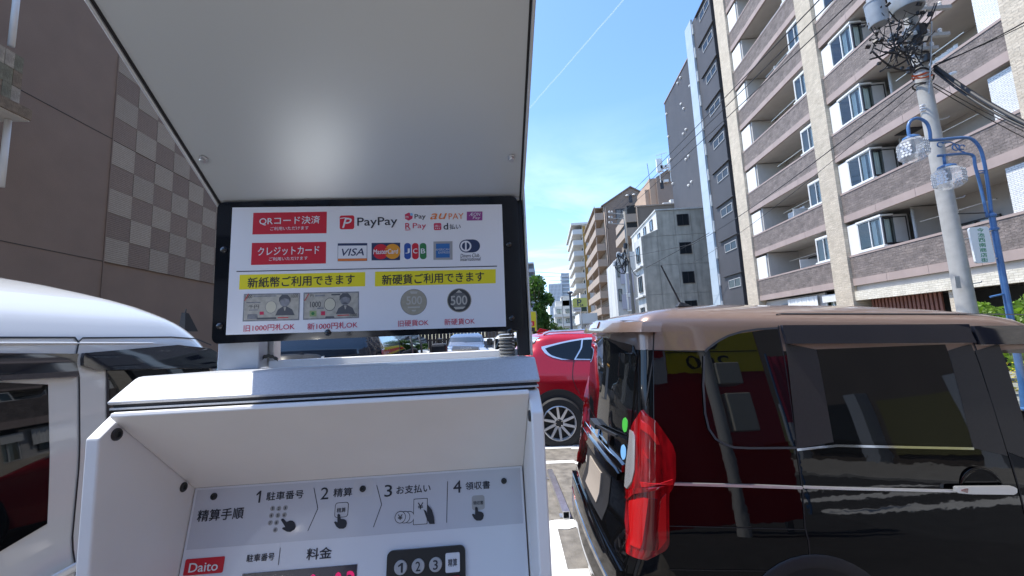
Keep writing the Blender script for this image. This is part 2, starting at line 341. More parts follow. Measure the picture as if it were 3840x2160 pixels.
# canopy: a plate rising towards the user
cdir = (Wd * -.828 + Zd * .561).normalized(); cn = U.cross(cdir)
if cn.z < 0: cn = -cn
c0 = lot(0, .755, 1.8905); CL = .52
def cpl(u0, u1, t0, t1, h0, h1): return ([c0 + U * u0 + cdir * t0 + cn * h0, c0 + U * u1 + cdir * t0 + cn * h0, c0 + U * u1 + cdir * t1 + cn * h0, c0 + U * u0 + cdir * t1 + cn * h0],
                                         [c0 + U * u0 + cdir * t0 + cn * h1, c0 + U * u1 + cdir * t0 + cn * h1, c0 + U * u1 + cdir * t1 + cn * h1, c0 + U * u0 + cdir * t1 + cn * h1])
b = MB(); b.hexa(*cpl(-.4755, .0770, -.004, CL, 0, .010)); b.build('canopy', M_canopy, pm)
for a, c in ((-.4795, -.4756), (.0771, .0805)): b = MB(); b.hexa(*cpl(a, c, -.006, CL, -.0012, .010)); b.build('canopy_edge_seal', M_dark, pm)
for a, c in ((-.4850, -.4796), (.0806, .0855)): b = MB(); b.hexa(*cpl(a, c, -.008, CL + .004, -.004, .014)); b.build('canopy_flange', M_silver, pm, bevel=.0012)
b = MB(); b.hexa(*cpl(-.4755, .0770, -.009, -.0045, -.003, .010)); b.build('canopy_lip', M_silver, pm, bevel=.001)
for px, py in ((513, 400), (1287, 397)):
    p = on_pl(D(px, py), c0, cn); b = MB(); b.lathe([(.0075, -.0005), (.0075, -.0022), (.0052, -.0025), (.0048, -.0075), (.0036, -.0085), (.0001, -.0085)], p, cn, 8); b.build('canopy_bolt', M_zinc, pm)
# board and poster
def c3(x, y): return (780 + x / 2.1115, 720 + y / 2.1115)
SP = Plane(lot(0, .750, 1.7), U, Zd, c3)
sb = SP.rrect('sign_board', [(80, 70), (2450, 42), (2497, 1100), (24, 1198)], .012, 0, M_black, pm, thick=.012)
po = SP.poly('poster', [(197, 125), (2327, 100), (2360, 1065), (145, 1132)], .0014, M_poster, pm, thick=.0010)
def st(h): return .0014 + .0002 * h
def T(body, xl, yl, xr, yr, ht, m, bold=.012, h=3, **k): return SP.text(body, xl, yl, xr, yr, ht, st(h), m, po, bold, **k)
def Q(name, pts, m, h=1): return SP.poly(name, pts, st(h), m, po, thick=.0001)
Q('red_box', [(363, 167), (944, 158), (941, 328), (355, 338)], M_red); T('QRコード決済', 412, 232, 890, 225, 66, M_pwhite, .022); T('ご利用いただけます', 497, 292, 800, 287, 28, M_pwhite, .012)
Q('red_box', [(352, 405), (938, 396), (936, 567), (344, 579)], M_red); T('クレジットカード', 400, 472, 885, 462, 66, M_pwhite, .022); T('ご利用いただけます', 487, 531, 793, 526, 28, M_pwhite, .012)
SP.rrect('payment_logo', [(1046, 188), (1160, 187), (1160, 296), (1044, 297)], .0035, st(1), M_red, po)
T('P', 1066, 248, 1140, 246, 76, M_pwhite, .02, 2, shear=.25); SP.line('logo_stroke', [(1048, 212), (1080, 207), (1120, 210)], 6, st(2), M_pwhite, po)
T('PayPay', 1185, 248, 1500, 240, 84, M_ink, .012)
SP.poly('payment_logo', [(1560, 180), (1590, 165), (1622, 178), (1620, 212), (1590, 228), (1561, 214)], st(1), M_crim, po); SP.disc('logo_dot', (1612, 180), 12, st(2), mat('print_sky', (.25, .55, .8), .5), po, 14); T('m', 1567, 202, 1588, 201, 16, M_pwhite, .01, 2)
T('Pay', 1637, 202, 1725, 199, 46, M_ink, .012); T('au', 1760, 196, 1893, 193, 46, M_orange, .02, shear=.3); T('PAY', 1906, 195, 2024, 193, 46, M_orange, .004)
Q('purple_box', [(2050, 158), (2173, 156), (2172, 226), (2049, 228)], M_purple); T('ÆON', 2068, 179, 2157, 178, 26, M_pwhite, 0, 2, shear=.2); T('Pay', 2096, 209, 2157, 208, 28, M_pwhite, 0, 2, shear=.2)
T('R', 1564, 272, 1604, 271, 46, M_crim, .03); SP.line('logo_stroke', [(1562, 302), (1580, 304), (1604, 300)], 5, st(2), M_crim, po); T('Pay', 1623, 276, 1728, 272, 54, M_crim, .0)
SP.rrect('payment_logo', [(1789, 248), (1848, 247), (1848, 303), (1789, 304)], .0022, st(1), M_crim, po); T('d払い', 1797, 270, 1842, 269, 18, M_pwhite, .01, 2); T('d', 1866, 274, 1901, 273, 50, M_ink, .04)
for k in range(3): SP.disc('logo_dot', (1804 + 14 * k, 289), 4, st(2), M_pwhite, po, 8)
T('払い', 1915, 277, 2000, 274, 42, M_ink, .014)
Q('card_logo', [(1030, 408), (1263, 406), (1262, 547), (1029, 550)], M_navy); Q('card_panel', [(1033, 427), (1260, 425), (1259, 526), (1032, 529)], M_pwhite, 2); Q('card_band', [(1032, 530), (1260, 527), (1259, 545), (1032, 548)], M_orange, 2); T('VISA', 1063, 480, 1236, 475, 56, M_navy, .035, 3, shear=.25)
Q('card_logo', [(1297, 405), (1523, 403), (1522, 541), (1297, 543)], M_navy); SP.disc('card_circle', (1370, 474), 62, st(2), M_red, po, 32); SP.disc('card_circle', (1463, 472), 62, st(3), mat('print_amber', (.80, .33, .02), .45), po, 32)
for k in range(5): SP.line('card_stripe', [(1392, 445 + 13 * k), (1425, 444 + 13 * k)], 5, st(4), M_red, po)
T('MasterCard', 1311, 475, 1507, 471, 38, M_pwhite, .025, 5, shear=.12)
for k, (m, t) in enumerate(((M_blue, 'J'), (M_red, 'C'), (M_green, 'B'))):
    x = 1555 + 61.5 * k; SP.rrect('card_logo', [(x, 406), (x + 53, 405), (x + 52, 533), (x, 534)], .0055, st(1), m, po); T(t, x + 9, 469, x + 43, 468, 38, M_pwhite, .03, 2)
Q('card_logo', [(1786, 394), (1936, 391), (1937, 537), (1786, 539)], M_grey); Q('card_panel', [(1806, 411), (1914, 409), (1915, 520), (1806, 522)], M_amexb, 2)
T('AMERICAN', 1802, 458, 1912, 457, 17, M_lgrey, .015, 3); T('EXPRESS', 1826, 481, 1915, 480, 17, M_lgrey, .015, 3)
SP.disc('card_logo', (2042, 430), 52, st(1), M_navy, po, 32); SP.disc('card_logo', (2103, 428), 51, st(1), M_navy, po, 32); Q('card_logo', [(2042, 378), (2103, 377), (2103, 479), (2042, 481)], M_navy, 1.3)
SP.disc('card_ring', (2042, 430), 44, st(2.2), M_pwhite, po, 32); SP.disc('card_ring', (2042, 430), 31, st(3), M_navy, po, 28); SP.line('card_stripe', [(2042, 399), (2042, 461)], 13, st(4), M_pwhite, po)
T('Diners Club', 1999, 506, 2147, 502, 30, M_ink, .004, shear=.22); T('International', 1998, 534, 2160, 530, 28, M_ink, .004, shear=.22)
Q('rule', [(230, 627), (2288, 585), (2288, 592), (230, 634)], M_ink)
Q('yellow_box', [(255, 657), (1247, 635), (1246, 747), (250, 773)], M_yellow); T('新紙幣ご利用できます', 320, 714, 1163, 697, 80, M_ink, .024)
Q('yellow_box', [(1325, 632), (2278, 612), (2278, 723), (1323, 748)], M_yellow); T('新硬貨ご利用できます', 1380, 691, 2186, 675, 78, M_ink, .024)
def bust(cx, cy, s, k):
    SP.poly('portrait_print', [(cx - 75 * s, cy + 100 * s), (cx - 55 * s, cy + 55 * s), (cx - 15 * s, cy + 28 * s), (cx + 15 * s, cy + 28 * s), (cx + 58 * s, cy + 52 * s), (cx + 78 * s, cy + 98 * s)], st(2), M_noted, po)
    SP.disc('portrait_print', (cx, cy - 8 * s), 40 * s, st(3), M_notem, po, 20)
    SP.poly('portrait_print', [(cx - 46 * s, cy - 5 * s), (cx - 44 * s, cy - 40 * s), (cx - 20 * s, cy - 64 * s), (cx + 22 * s, cy - 64 * s), (cx + 46 * s, cy - 36 * s), (cx + 44 * s, cy - 2 * s), (cx + 32 * s, cy - 28 * s), (cx, cy - 36 * s), (cx - 30 * s, cy - 26 * s)], st(4), M_noted, po)
    SP.poly('portrait_print', [(cx - 10 * s, cy + 34 * s), (cx + 10 * s, cy + 34 * s), (cx + 3 * s, cy + 62 * s), (cx - 3 * s, cy + 62 * s)], st(3), M_note, po)
    if k: SP.poly('portrait_print', [(cx - 24 * s, cy + 14 * s), (cx, cy + 8 * s), (cx + 24 * s, cy + 14 * s), (cx + 14 * s, cy + 22 * s), (cx - 14 * s, cy + 22 * s)], st(5), M_noted, po)
Q('banknote_print', [(288, 808), (733, 800), (725, 1015), (278, 1026)], M_notem); Q('banknote_print', [(296, 818), (724, 810), (717, 1005), (288, 1016)], M_note, 1.5)
SP.disc('watermark_print', (503, 911), 52, st(2), M_notem, po, 28, sx=.85); SP.disc('watermark_print', (503, 911), 48, st(3), M_cream, po, 28, sx=.85); bust(612, 878, 1.0, 0)
T('1000', 300, 831, 355, 830, 25, M_ink, .01, 2); T('1000', 661, 825, 716, 824, 26, M_ink, .01, 2); T('千円', 326, 909, 408, 907, 30, M_ink, .01, 2); Q('seal_print', [(413, 948), (446, 947), (446, 972), (413, 973)], M_crim, 2); Q('line_print', [(555, 993), (640, 991), (640, 998), (555, 1000)], M_red, 2)
Q('ornament_print', [(318, 968), (395, 966), (400, 1006), (314, 1008)], M_notem, 2); Q('ornament_print', [(390, 996), (545, 992), (545, 1006), (390, 1010)], M_noted, 2.5); Q('ornament_print', [(365, 822), (545, 818), (545, 828), (365, 832)], M_notem, 2); Q('ornament_print', [(330, 932), (400, 930), (400, 938), (330, 940)], M_notem, 2)
Q('ornament_print', [(308, 872), (420, 870), (420, 879), (308, 881)], M_notem, 2)
Q('banknote_print', [(760, 797), (1198, 788), (1198, 998), (755, 1013)], M_notem); Q('banknote_print', [(769, 807), (1189, 798), (1189, 989), (764, 1003)], M_note, 1.5)
SP.disc('watermark_print', (968, 890), 54, st(2), M_noted, po, 28, sx=.85); SP.disc('watermark_print', (968, 890), 49, st(3), M_cream, po, 28, sx=.85); bust(1090, 866, 1.0, 1)
T('1000', 812, 892, 897, 889, 44, M_ink, .004, 2); T('円', 814, 823, 838, 822, 21, M_ink, .02, 2); T('1000', 1128, 974, 1183, 972, 24, M_ink, .0, 5); Q('seal_print', [(808, 942), (862, 940), (862, 985), (808, 987)], mat('print_pale_green', (.30, .38, .16), .5), 2); SP.disc('seal_print', (834, 963), 13, st(3), M_green, po, 14)
Q('seal_print', [(898, 946), (930, 945), (930, 976), (898, 977)], M_crim, 2); Q('line_print', [(1028, 974), (1120, 971), (1120, 978), (1028, 981)], M_red, 3); Q('ornament_print', [(935, 985), (1000, 984), (1005, 998), (930, 1000)], M_noted, 2); Q('ornament_print', [(850, 815), (930, 812), (930, 826), (850, 829)], M_notem, 2); Q('ornament_print', [(980, 808), (1050, 806), (1050, 818), (980, 820)], M_noted, 2); Q('ornament_print', [(868, 916), (920, 914), (920, 926), (868, 928)], M_notem, 2)
for x in (296, 770): SP.line('slash_print', [(x, 862), (x + 32, 806)], 5, st(5), M_red, po)
T('旧1000円札OK', 288, 1077, 690, 1067, 52, M_crim, .010); T('新1000円札OK', 790, 1064, 1187, 1052, 52, M_crim, .010); T('旧硬貨OK', 1507, 1040, 1747, 1034, 50, M_crim, .010); T('新硬貨OK', 1872, 1029, 2112, 1022, 50, M_crim, .010)
SP.disc('coin_print', (1630, 872), 105, st(1), M_notem, po, 40); SP.disc('coin_print', (1630, 872), 101, st(1.6), M_coin, po, 40); T('500', 1573, 860, 1695, 857, 64, M_coinl, .03, 3); Q('coin_mark', [(1583, 909), (1680, 906), (1678, 917), (1585, 920)], M_coinl, 3)
for (x0, x1, y0, y1) in ((1600, 1662, 788, 806), (1612, 1650, 934, 946)): Q('coin_mark', [(x0, y0), (x1, y0), (x1 - 8, y1), (x0 + 8, y1)], M_coinl, 3)
SP.disc('coin_print', (1990, 858), 96, st(1), M_coin, po, 40); SP.disc('coin_print', (1990, 858), 90, st(1.6), M_coind, po, 40); SP.disc('coin_print', (1990, 858), 66, st(2), mat('print_coin_mid', (.13, .13, .13), .5), po, 36); T('500', 1923, 860, 2052, 856, 72, M_coinl, .035, 4)
Q('coin_mark', [(1963, 798), (1988, 776), (2014, 797)], M_coinl, 3); Q('coin_mark', [(1945, 912), (2040, 908), (2020, 926), (1962, 930)], M_coinl, 3)
for x, y in ((128, 458), (95, 1062), (2382, 418), (2405, 1000), (950, 1112), (2392, 1100)):
    p = on_pl(c3(x, y), SP.o, SP.n); b = MB(); b.lathe([(.0062, 0), (.0056, .0022), (.0036, .0042), (.0001, .0048)], p, SP.n, 14); b.build('screw_cap', M_black, pm, smooth=True)

# instruction face
def c5(x, y): return (250 + x / 1.3558, 1340 + y / 1.3558)
tl = math.radians(13); FP = Plane(lot(-.2, .6885, 1.409), U, Wd * math.sin(tl) + Zd * math.cos(tl), c5)
fp = FP.poly('face_panel', [(-.2535, -.36), (.2525, -.36), (.2525, .002), (-.2535, .002)], 0, mat('face_panel_white', (.74, .765, .82), .22, coat=.4), pm, True, .004)
FP.poly('gasket', [(-.2535, .0022), (.2525, .0022), (.2525, .0062), (-.2535, .0062)], .001, M_dark, pm, True, .004)
u0, v0 = FP.uv(568, 962); u1, v1 = FP.uv(2335, 862); vm = (v0 + v1) / 2
FP.poly('print_band', [(-.2500, vm), (.2490, vm), (.2490, -.001), (-.2500, -.001)], .0004, mat('face_band', (.57, .59, .65), .22, coat=.4), fp, True)
def T2(body, xl, yl, xr, yr, ht, m=M_ink, bold=.012, h=.0010, par=None, **k): return FP.text(body, xl, yl, xr, yr, ht, h, m, par or fp, bold, **k)
T2('精算手順', 668, 806, 902, 790, 58, bold=.03)
T2('1', 966, 709, 988, 708, 60); T2('駐車番号', 1018, 704, 1205, 697, 42, bold=.024); T2('2', 1294, 692, 1333, 690, 60); T2('精算', 1358, 688, 1453, 683, 44, bold=.024)
T2('3', 1617, 679, 1655, 677, 60); T2('お支払い', 1678, 672, 1850, 666, 42, bold=.024); T2('4', 1966, 658, 2007, 656, 62); T2('領収書', 2028, 653, 2152, 648, 40, bold=.024)
for x, y, t in ((1048, 768, '1'), (1080, 768, '2'), (1113, 765, '3'), (1042, 804, '4'), (1075, 803, '5'), (1108, 801, '6'), (1036, 841, '7'), (1068, 840, '8'), (1062, 877, '0')):
    FP.disc('key_icon', (x, y), 12, .0008, M_grey, fp, 16); T2(t, x - 4, y, x + 4, y, 13, h=.0014)
def hand(x, y, s, lean):                                # pointing hand pictogram
    pts = [(-8, 0), (0, -4), (8, 2), (12, 26), (32, 28), (44, 36), (48, 52), (42, 74), (28, 84), (2, 84), (-14, 72), (-28, 46), (-22, 40), (-8, 46)]
    c, sn = math.cos(lean), math.sin(lean)
    FP.poly('hand_icon', [(x + (a * c - q * sn) * s, y + (a * sn + q * c) * s) for a, q in pts], .0016, M_ink, fp)
hand(1098, 822, .92, -.55); hand(1385, 798, .86, 0); hand(2083, 762, .80, 0)
FP.line('chevron', [(1258, 663), (1278, 768), (1227, 882)], 3, .0008, M_ink, fp); FP.line('chevron', [(1577, 650), (1602, 748), (1560, 863)], 3, .0008, M_ink, fp); FP.line('divider', [(1937, 630), (1932, 840)], 3, .0008, M_ink, fp)
FP.rrect('button_icon', [(1364, 738), (1433, 736), (1433, 812), (1364, 814)], .004, .0008, M_ink, fp); FP.rrect('button_icon', [(1367, 741), (1430, 739), (1430, 809), (1367, 811)], .0034, .0010, M_lgrey, fp); T2('精算', 1375, 777, 1420, 775, 24, bold=.02, h=.0014)
FP.rrect('button_icon', [(2060, 702), (2125, 700), (2125, 774), (2060, 776)], .004, .0008, M_grey, fp); T2('領収書', 2067, 740, 2118, 738, 20, bold=.01, h=.0014)
FP.rrect('bill_icon', [(1765, 718), (1836, 716), (1834, 849), (1761, 851)], .001, .0008, M_ink, fp); FP.rrect('bill_icon', [(1768, 721), (1833, 719), (1831, 846), (1764, 848)], .001, .0010, M_lgrey, fp); T2('¥', 1786, 756, 1814, 754, 34, h=.0014)
for k in (2, 1, 0): FP.disc('coin_icon', (1697 + 22 * k, 812), 28, .0008 + .0003 * (2 - k), M_ink, fp, 28); FP.disc('coin_icon', (1697 + 22 * k, 812), 25, .00095 + .0003 * (2 - k), M_lgrey, fp, 28)
T2('¥', 1685, 812, 1709, 811, 28, h=.0022)
FP.poly('hand_icon', [(1815, 772), (1828, 780), (1836, 800), (1836, 748), (1858, 775), (1868, 810), (1872, 846), (1846, 846), (1832, 822)], .0018, M_ink, fp)
T2('駐車番号', 917, 1020, 1057, 1013, 38, bold=.024); FP.line('divider', [(1087, 967), (1077, 1055)], 2.5, .0008, M_ink, fp); T2('料金', 1222, 1000, 1348, 992, 58, bold=.03)
FP.rrect('maker_badge', [(607, 1027), (804, 1010), (797, 1094), (593, 1110)], .002, .0008, M_red, fp); T2('Daito', 625, 1070, 772, 1058, 46, m=M_pwhite, bold=.05, h=.0014)
pu0, pv0 = FP.uv(897, 1095); pu1, pv1 = FP.uv(1478, 1056); pv = (pv0 + pv1) / 2
disp = FP.poly('display', [(pu0, pv - .09), (pu1, pv - .09), (pu1, pv), (pu0, pv)], .0012, mat('display_glass', (.018, .010, .030), .12, coat=.5), pm, True, .002)
m_led = mat('led_digits', (.3, .0, .08), .4, emit=((1, .02, .18), .14))
for x, t in ((1235, '0'), (1362, '0'), (1425, '3')):
    a, c = FP.uv(x, 1096)[0], FP.uv(x + 42, 1096)[0]; put_text(t, FP, a, c, pv - .040, pv - .0075, .0016, m_led, disp, .01)
for x in (1010, 1060): 
    a = FP.uv(x, 1100)[0]; FP.poly('led_segment', [(a, pv - .03), (a + .010, pv - .03), (a + .010, pv - .0280), (a, pv - .0280)], .0016, m_led, disp, True)
ku0, kv0 = FP.uv(1633, 975); ku1, kv1 = FP.uv(2026, 958); kv = (kv0 + kv1) / 2
kp = FP.poly('keypad', rr(ku0, ku1, kv - .16, kv, .008), .0040, mat('keypad_black', (.016, .017, .02), .4), pm, True, .004)
kd = FP.uv(1790, 1040)[0] - FP.uv(1702, 1040)[0]; r_k = abs(FP.uv(1735, 1040)[0] - FP.uv(1702, 1040)[0]); m_key = mat('key_grey', (.42, .43, .45), .35)
for row in range(4):
    for c_ in range(3):
        t = (('1', '2', '3'), ('4', '5', '6'), ('7', '8', '9'), ('', '0', ''))[row][c_]
        if not t: continue
        uc, vc = FP.uv(1702, 1043)[0] + kd * c_, kv - .022 - row * .030
        q = MB(); q.lathe([(r_k, .004), (r_k, .0052), (r_k * .92, .0062), (.0001, .0064)], FP.at(uc, vc), FP.n, 22); q.build('key', m_key, kp, smooth=30)
        put_text(t, FP, uc - .0034, uc + .0034, vc - .006, vc + .006, .0067, M_ink, kp, .03)
for row, (m, t) in enumerate(((mat('key_white', (.70, .72, .76), .3), '精算'), (M_red, ''), (m_key, '領収書'))):
    a, c = FP.uv(1928, 1030)[0], FP.uv(2000, 1030)[0]; vc = kv - .021 - row * .030
    FP.poly('key', rr(a, c, vc - .0125, vc + .0125, .002), .0062, m, kp, True, .0024)
    if t: put_text(t, FP, a + .004, c - .004, vc - .005, vc + .005, .0066, M_ink, kp, .02)
def screw_at(p, n, r, name='bolt'):
    q = MB(); q.lathe([(r, -.001), (r, .0016), (r * .85, .0028), (r * .5, .0030), (r * .42, .0012), (.0001, .0012)], p, n, 16); q.build(name, M_screw, pm, smooth=35)
for x, y, r in ((750, 707, .0050), (1506, 668, .0048), (2223, 628, .0046)): screw_at(on_pl(c5(x, y), FP.o, FP.n), FP.n, r)
FP.rrect('bolt_label', [(1455, 622), (1560, 618), (1556, 700), (1462, 716)], .006, .0006, M_lgrey, fp)
for x, y, r in ((252, 392, .0075), (592, 660, .0068)): screw_at(on_pl(c5(x, y), lot(-.455, .6, 1.5), U), U, r)
for x, y, r in ((2358, 297, .0072), (2316, 563, .0066)): screw_at(on_pl(c5(x, y), lot(.055, .6, 1.5), -U), -U, r)

# ================================================================== cars: stacked rounded outlines give one smooth body
def smooth_tab(tab, rad=.03):
    z = np.array([a for a, _ in tab], float); v = np.array([b for _, b in tab], float); g = np.linspace(z[0] - .2, z[-1] + .05, 600); y = np.interp(g, z, v)
    k = max(1, int(rad / (g[1] - g[0]))); ker = np.hanning(2 * k + 3); ker /= ker.sum(); y2 = np.convolve(np.pad(y, k + 1, 'edge'), ker, 'valid')
    return lambda q: float(np.interp(q, g, y2))
class Body:
    def __init__(s, W, inset, rear, front, rc=.16, fc=.3, bulge=.06, fbulge=.1, z0=.2, z1=1.78, rad=.03):
        s.W, s.rc, s.fc, s.b, s.fb, s.z0, s.z1 = W, rc, fc, bulge, fbulge, z0, z1
        s.y0, s.xr, s.xf = smooth_tab(inset, rad), smooth_tab(rear, rad), smooth_tab(front, rad); s.a = math.pi * rc / 4
    def pt(s, q, z, off=0.0):                            # q: length along the outline from the rear right corner (negative: across the rear, positive: along the side)
        y0, xr = s.y0(z), s.xr(z); cx, cy = xr + s.rc, y0 + s.rc
        if q > s.a: return Vector((cx + q - s.a, y0 - off, z))
        if q < -s.a:
            y = cy - q - s.a; L = s.W - 2 * y0 - 2 * s.rc; t = min(1, max(0, (y - cy) / L))
            if y > s.W - y0 - s.rc:                      # round the far corner
                th = min((y - (s.W - y0 - s.rc)) / s.rc, math.pi / 2); return Vector((cx - (s.rc + off) * math.cos(th), s.W - y0 - s.rc + (s.rc + off) * math.sin(th), z))
            return Vector((xr - s.b * 4 * t * (1 - t) - off, y, z))
        th = (q + s.a) / s.rc; return Vector((cx - (s.rc + off) * math.cos(th), cy - (s.rc + off) * math.sin(th), z))
    def q_side(s, x, z): return x - s.xr(z) - s.rc + s.a
    def q_rear(s, y, z): return -(y - s.y0(z) - s.rc) - s.a
    def ring(s, z, nc=8, ns=26, nr=14):
        y0, xr, xf = s.y0(z), s.xr(z), s.xf(z); W = s.W; p = []; fc = min(s.fc, (W - 2 * y0) * .45, max(.02, (xf - xr) * .45)); rc = min(s.rc, (W - 2 * y0) * .45, max(.02, (xf - xr) * .45))
        for k in range(nc): t = math.pi / 2 * k / nc; p.append((xr + rc - rc * math.cos(t), y0 + rc - rc * math.sin(t)))
        for k in range(ns): p.append((xr + rc + (xf - fc - xr - rc) * k / ns, y0))
        for k in range(nc): t = math.pi / 2 * k / nc; p.append((xf - fc + fc * math.sin(t), y0 + fc - fc * math.cos(t)))
        for k in range(nr): t = k / nr; p.append((xf + s.fb * 4 * t * (1 - t), y0 + fc + (W - 2 * y0 - 2 * fc) * t))
        for k in range(nc): t = math.pi / 2 * k / nc; p.append((xf - fc + fc * math.cos(t), W - y0 - fc + fc * math.sin(t)))
        for k in range(ns): p.append((xf - fc - (xf - fc - xr - rc) * k / ns, W - y0))
        for k in range(nc): t = math.pi / 2 * k / nc; p.append((xr + rc - rc * math.sin(t), W - y0 - rc + rc * math.cos(t)))
        for k in range(nr): t = 1 - k / nr; p.append((xr - s.b * 4 * t * (1 - t), y0 + rc + (W - 2 * y0 - 2 * rc) * t))
        return [(x, y, z) for x, y in p]
    def shell(s, za, zb, cap=False, bottom=False, hole=None, n=None):
        b = MB(); zs = list(np.linspace(za, zb, n or max(3, int((zb - za) / .025))))
        rs = [s.ring(z) for z in zs]; m = len(rs[0]); b.v = [p for r in rs for p in r]
        for i in range(len(zs) - 1):
            for j in range(m):
                q = [b.v[i * m + j], b.v[i * m + (j + 1) % m], b.v[(i + 1) * m + (j + 1) % m], b.v[(i + 1) * m + j]]
                if hole and hole(sum(p[0] for p in q) / 4, sum(p[1] for p in q) / 4, (zs[i] + zs[i + 1]) / 2): continue
                b.f.append((i * m + j, i * m + (j + 1) % m, (i + 1) * m + (j + 1) % m, (i + 1) * m + j))
        if cap: b.f.append(tuple((len(zs) - 1) * m + j for j in range(m)))
        if bottom: b.f.append(tuple(reversed(range(m))))
        return b
    def patch(s, rows, n=10, off=.004, depth=.008, col=None):
        b = MB(); m = n + 1; P = [[s.pt(a + (c - a) * k / n, z, off) for k in range(m)] for z, a, c in rows]
        for r in P: b.v += [tuple(p) for p in r]
        for i in range(len(P) - 1):
            for k in range(n): b.f.append((i * m + k, i * m + k + 1, (i + 1) * m + k + 1, (i + 1) * m + k))
        edge = [(0, k) for k in range(m)] + [(i, n) for i in range(1, len(P))] + [(len(P) - 1, k) for k in range(n - 1, -1, -1)] + [(i, 0) for i in range(len(P) - 2, 0, -1)]
        i0 = len(b.v)
        for i, k in edge: z, a, c = rows[i]; b.v.append(tuple(s.pt(a + (c - a) * k / n, z, off)))
        for i, k in edge: z, a, c = rows[i]; b.v.append(tuple(s.pt(a + (c - a) * k / n, z, off - depth)))
        L = len(edge)
        for k in range(L): b.f.append((i0 + k, i0 + (k + 1) % L, i0 + L + (k + 1) % L, i0 + L + k))
        return b
    def seam(s, pts, wd=.005, off=.0015):
        b = MB(); d = []
        for (q0, z0), (q1, z1) in zip(pts[:-1], pts[1:]):
            nn = max(1, int(math.hypot(q1 - q0, z1 - z0) / .04)); d += [(q0 + (q1 - q0) * k / nn, z0 + (z1 - z0) * k / nn) for k in range(nn)]
        d.append(pts[-1]); m = len(d)
        for k, (q, z) in enumerate(d):
            a, c = d[max(0, k - 1)], d[min(m - 1, k + 1)]; t = Vector((c[0] - a[0], c[1] - a[1])).normalized(); b.v += [tuple(s.pt(q - t.y * wd / 2, z + t.x * wd / 2, off)), tuple(s.pt(q + t.y * wd / 2, z - t.x * wd / 2, off))]
        b.f = [(2 * k, 2 * k + 1, 2 * k + 3, 2 * k + 2) for k in range(m - 1)]
        return b
def poly_rows(pts, n=14):
    zs = [p[1] for p in pts]; lo, hi = min(zs), max(zs); rows = []
    for k in range(n + 1):
        z = lo + (hi - lo) * (k / n); z = min(max(z, lo + 1e-4), hi - 1e-4); xs = []
        for (x0, z0), (x1, z1) in zip(pts, pts[1:] + pts[:1]):
            if (z0 - z) * (z1 - z) <= 0 and z0 != z1: xs.append(x0 + (x1 - x0) * (z - z0) / (z1 - z0))
        rows.append((z, min(xs), max(xs)))
    return rows
def wheel(car, c, r, wd, ax, spokes=5, rim=.66, name='wheel', twin=False):
    ax = Vector(ax).normalized(); c = Vector(c)
    b = MB(); b.lathe([(r * rim, -wd / 2), (r * .94, -wd / 2), (r, -wd * .38), (r, wd * .38), (r * .94, wd / 2), (r * .72, wd / 2), (r * rim, wd * .42)], c, ax, 40, cap=False); w_ = b.build(name, M_tyre, car, smooth=35, local=True)
    WM[w_] = WM[car]
    b = MB(); b.lathe([(r * rim, -wd * .4), (r * rim, wd * .46), (r * rim * .94, wd * .5), (r * rim * .90, wd * .38), (r * rim * .88, -wd * .3)], c, ax, 40, cap=False); b.build('rim', M_alloy, w_, smooth=35, local=True)
    b = MB(); b.lathe([(r * rim * .9, -wd * .28), (.0001, -wd * .28)], c, ax, 30); b.build('brake_disc', M_plastic, w_, local=True)
    a = ax.orthogonal().normalized(); a = Vector((0, 0, 1)) - ax * ax.z; a.normalize(); bb = ax.cross(a)
    for k in range(spokes):
        t0 = 2 * math.pi * k / spokes; q = MB()
        def dirn(t): return a * math.cos(t) + bb * math.sin(t)
        pr = ((.16, .16, .40), (.92, .11 if not twin else .07, .44))
        loops = [[], []]
        for li, h in enumerate((0, 1)):
            for rad, half, hh in (pr[0], pr[1]): pass
            d0, d1 = dirn(t0), dirn(t0 + (.10 if twin else 0)); s0 = ax.cross(d0)
            ri, ro = r * rim * .16, r * rim * .93; hi, ho = wd * .36 - h * wd * .16, wd * .46 - h * wd * .16
            loops[li] = [c + d0 * ri + s0 * r * .055 + ax * hi, c + d0 * ri - s0 * r * .055 + ax * hi, c + d1 * ro - s0 * r * .045 + ax * ho, c + d1 * ro + s0 * r * .045 + ax * ho]
        q.hexa(loops[1], loops[0]); q.build('spoke', M_alloy, w_, local=True)
    b = MB(); b.lathe([(r * rim * .22, wd * .22), (r * rim * .22, wd * .38), (r * rim * .12, wd * .40), (.0001, wd * .40)], c, ax, 16); b.build('hub_cap', M_plastic, w_, smooth=35, local=True)
    for k in range(5):
        t = 2 * math.pi * k / 5 + .3; b = MB(); b.lathe([(r * .03, wd * .3), (r * .03, wd * .40), (.0001, wd * .41)], c + (a * math.cos(t) + bb * math.sin(t)) * r * rim * .19, ax, 6); b.build('wheel_nut', M_chrome, w_, local=True)
    return w_
def paint(name, col, rough=.05, metal=0., coat=1., **k): return mat(name, col, rough, metal, coat=coat, **k)
P_black = paint('black_car_paint', (.0025, .0026, .003), .02, spec=.5, coat=.0, bump=.05, bscale=3.2)
P_brown = paint('brown_car_paint', (.30, .205, .16), .30, metal=.5, noise=.04, nscale=300, coat=.8)
P_red = paint('red_car_paint', (.44, .004, .016), .22, metal=.15, coat=.6)
P_white = paint('white_car_paint', (.70, .71, .70), .25, coat=1.)
P_navy = paint('dark_blue_paint', (.02, .028, .045), .12, metal=.3)
P_bg = paint('blue_grey_paint', (.16, .20, .27), .15, metal=.4)
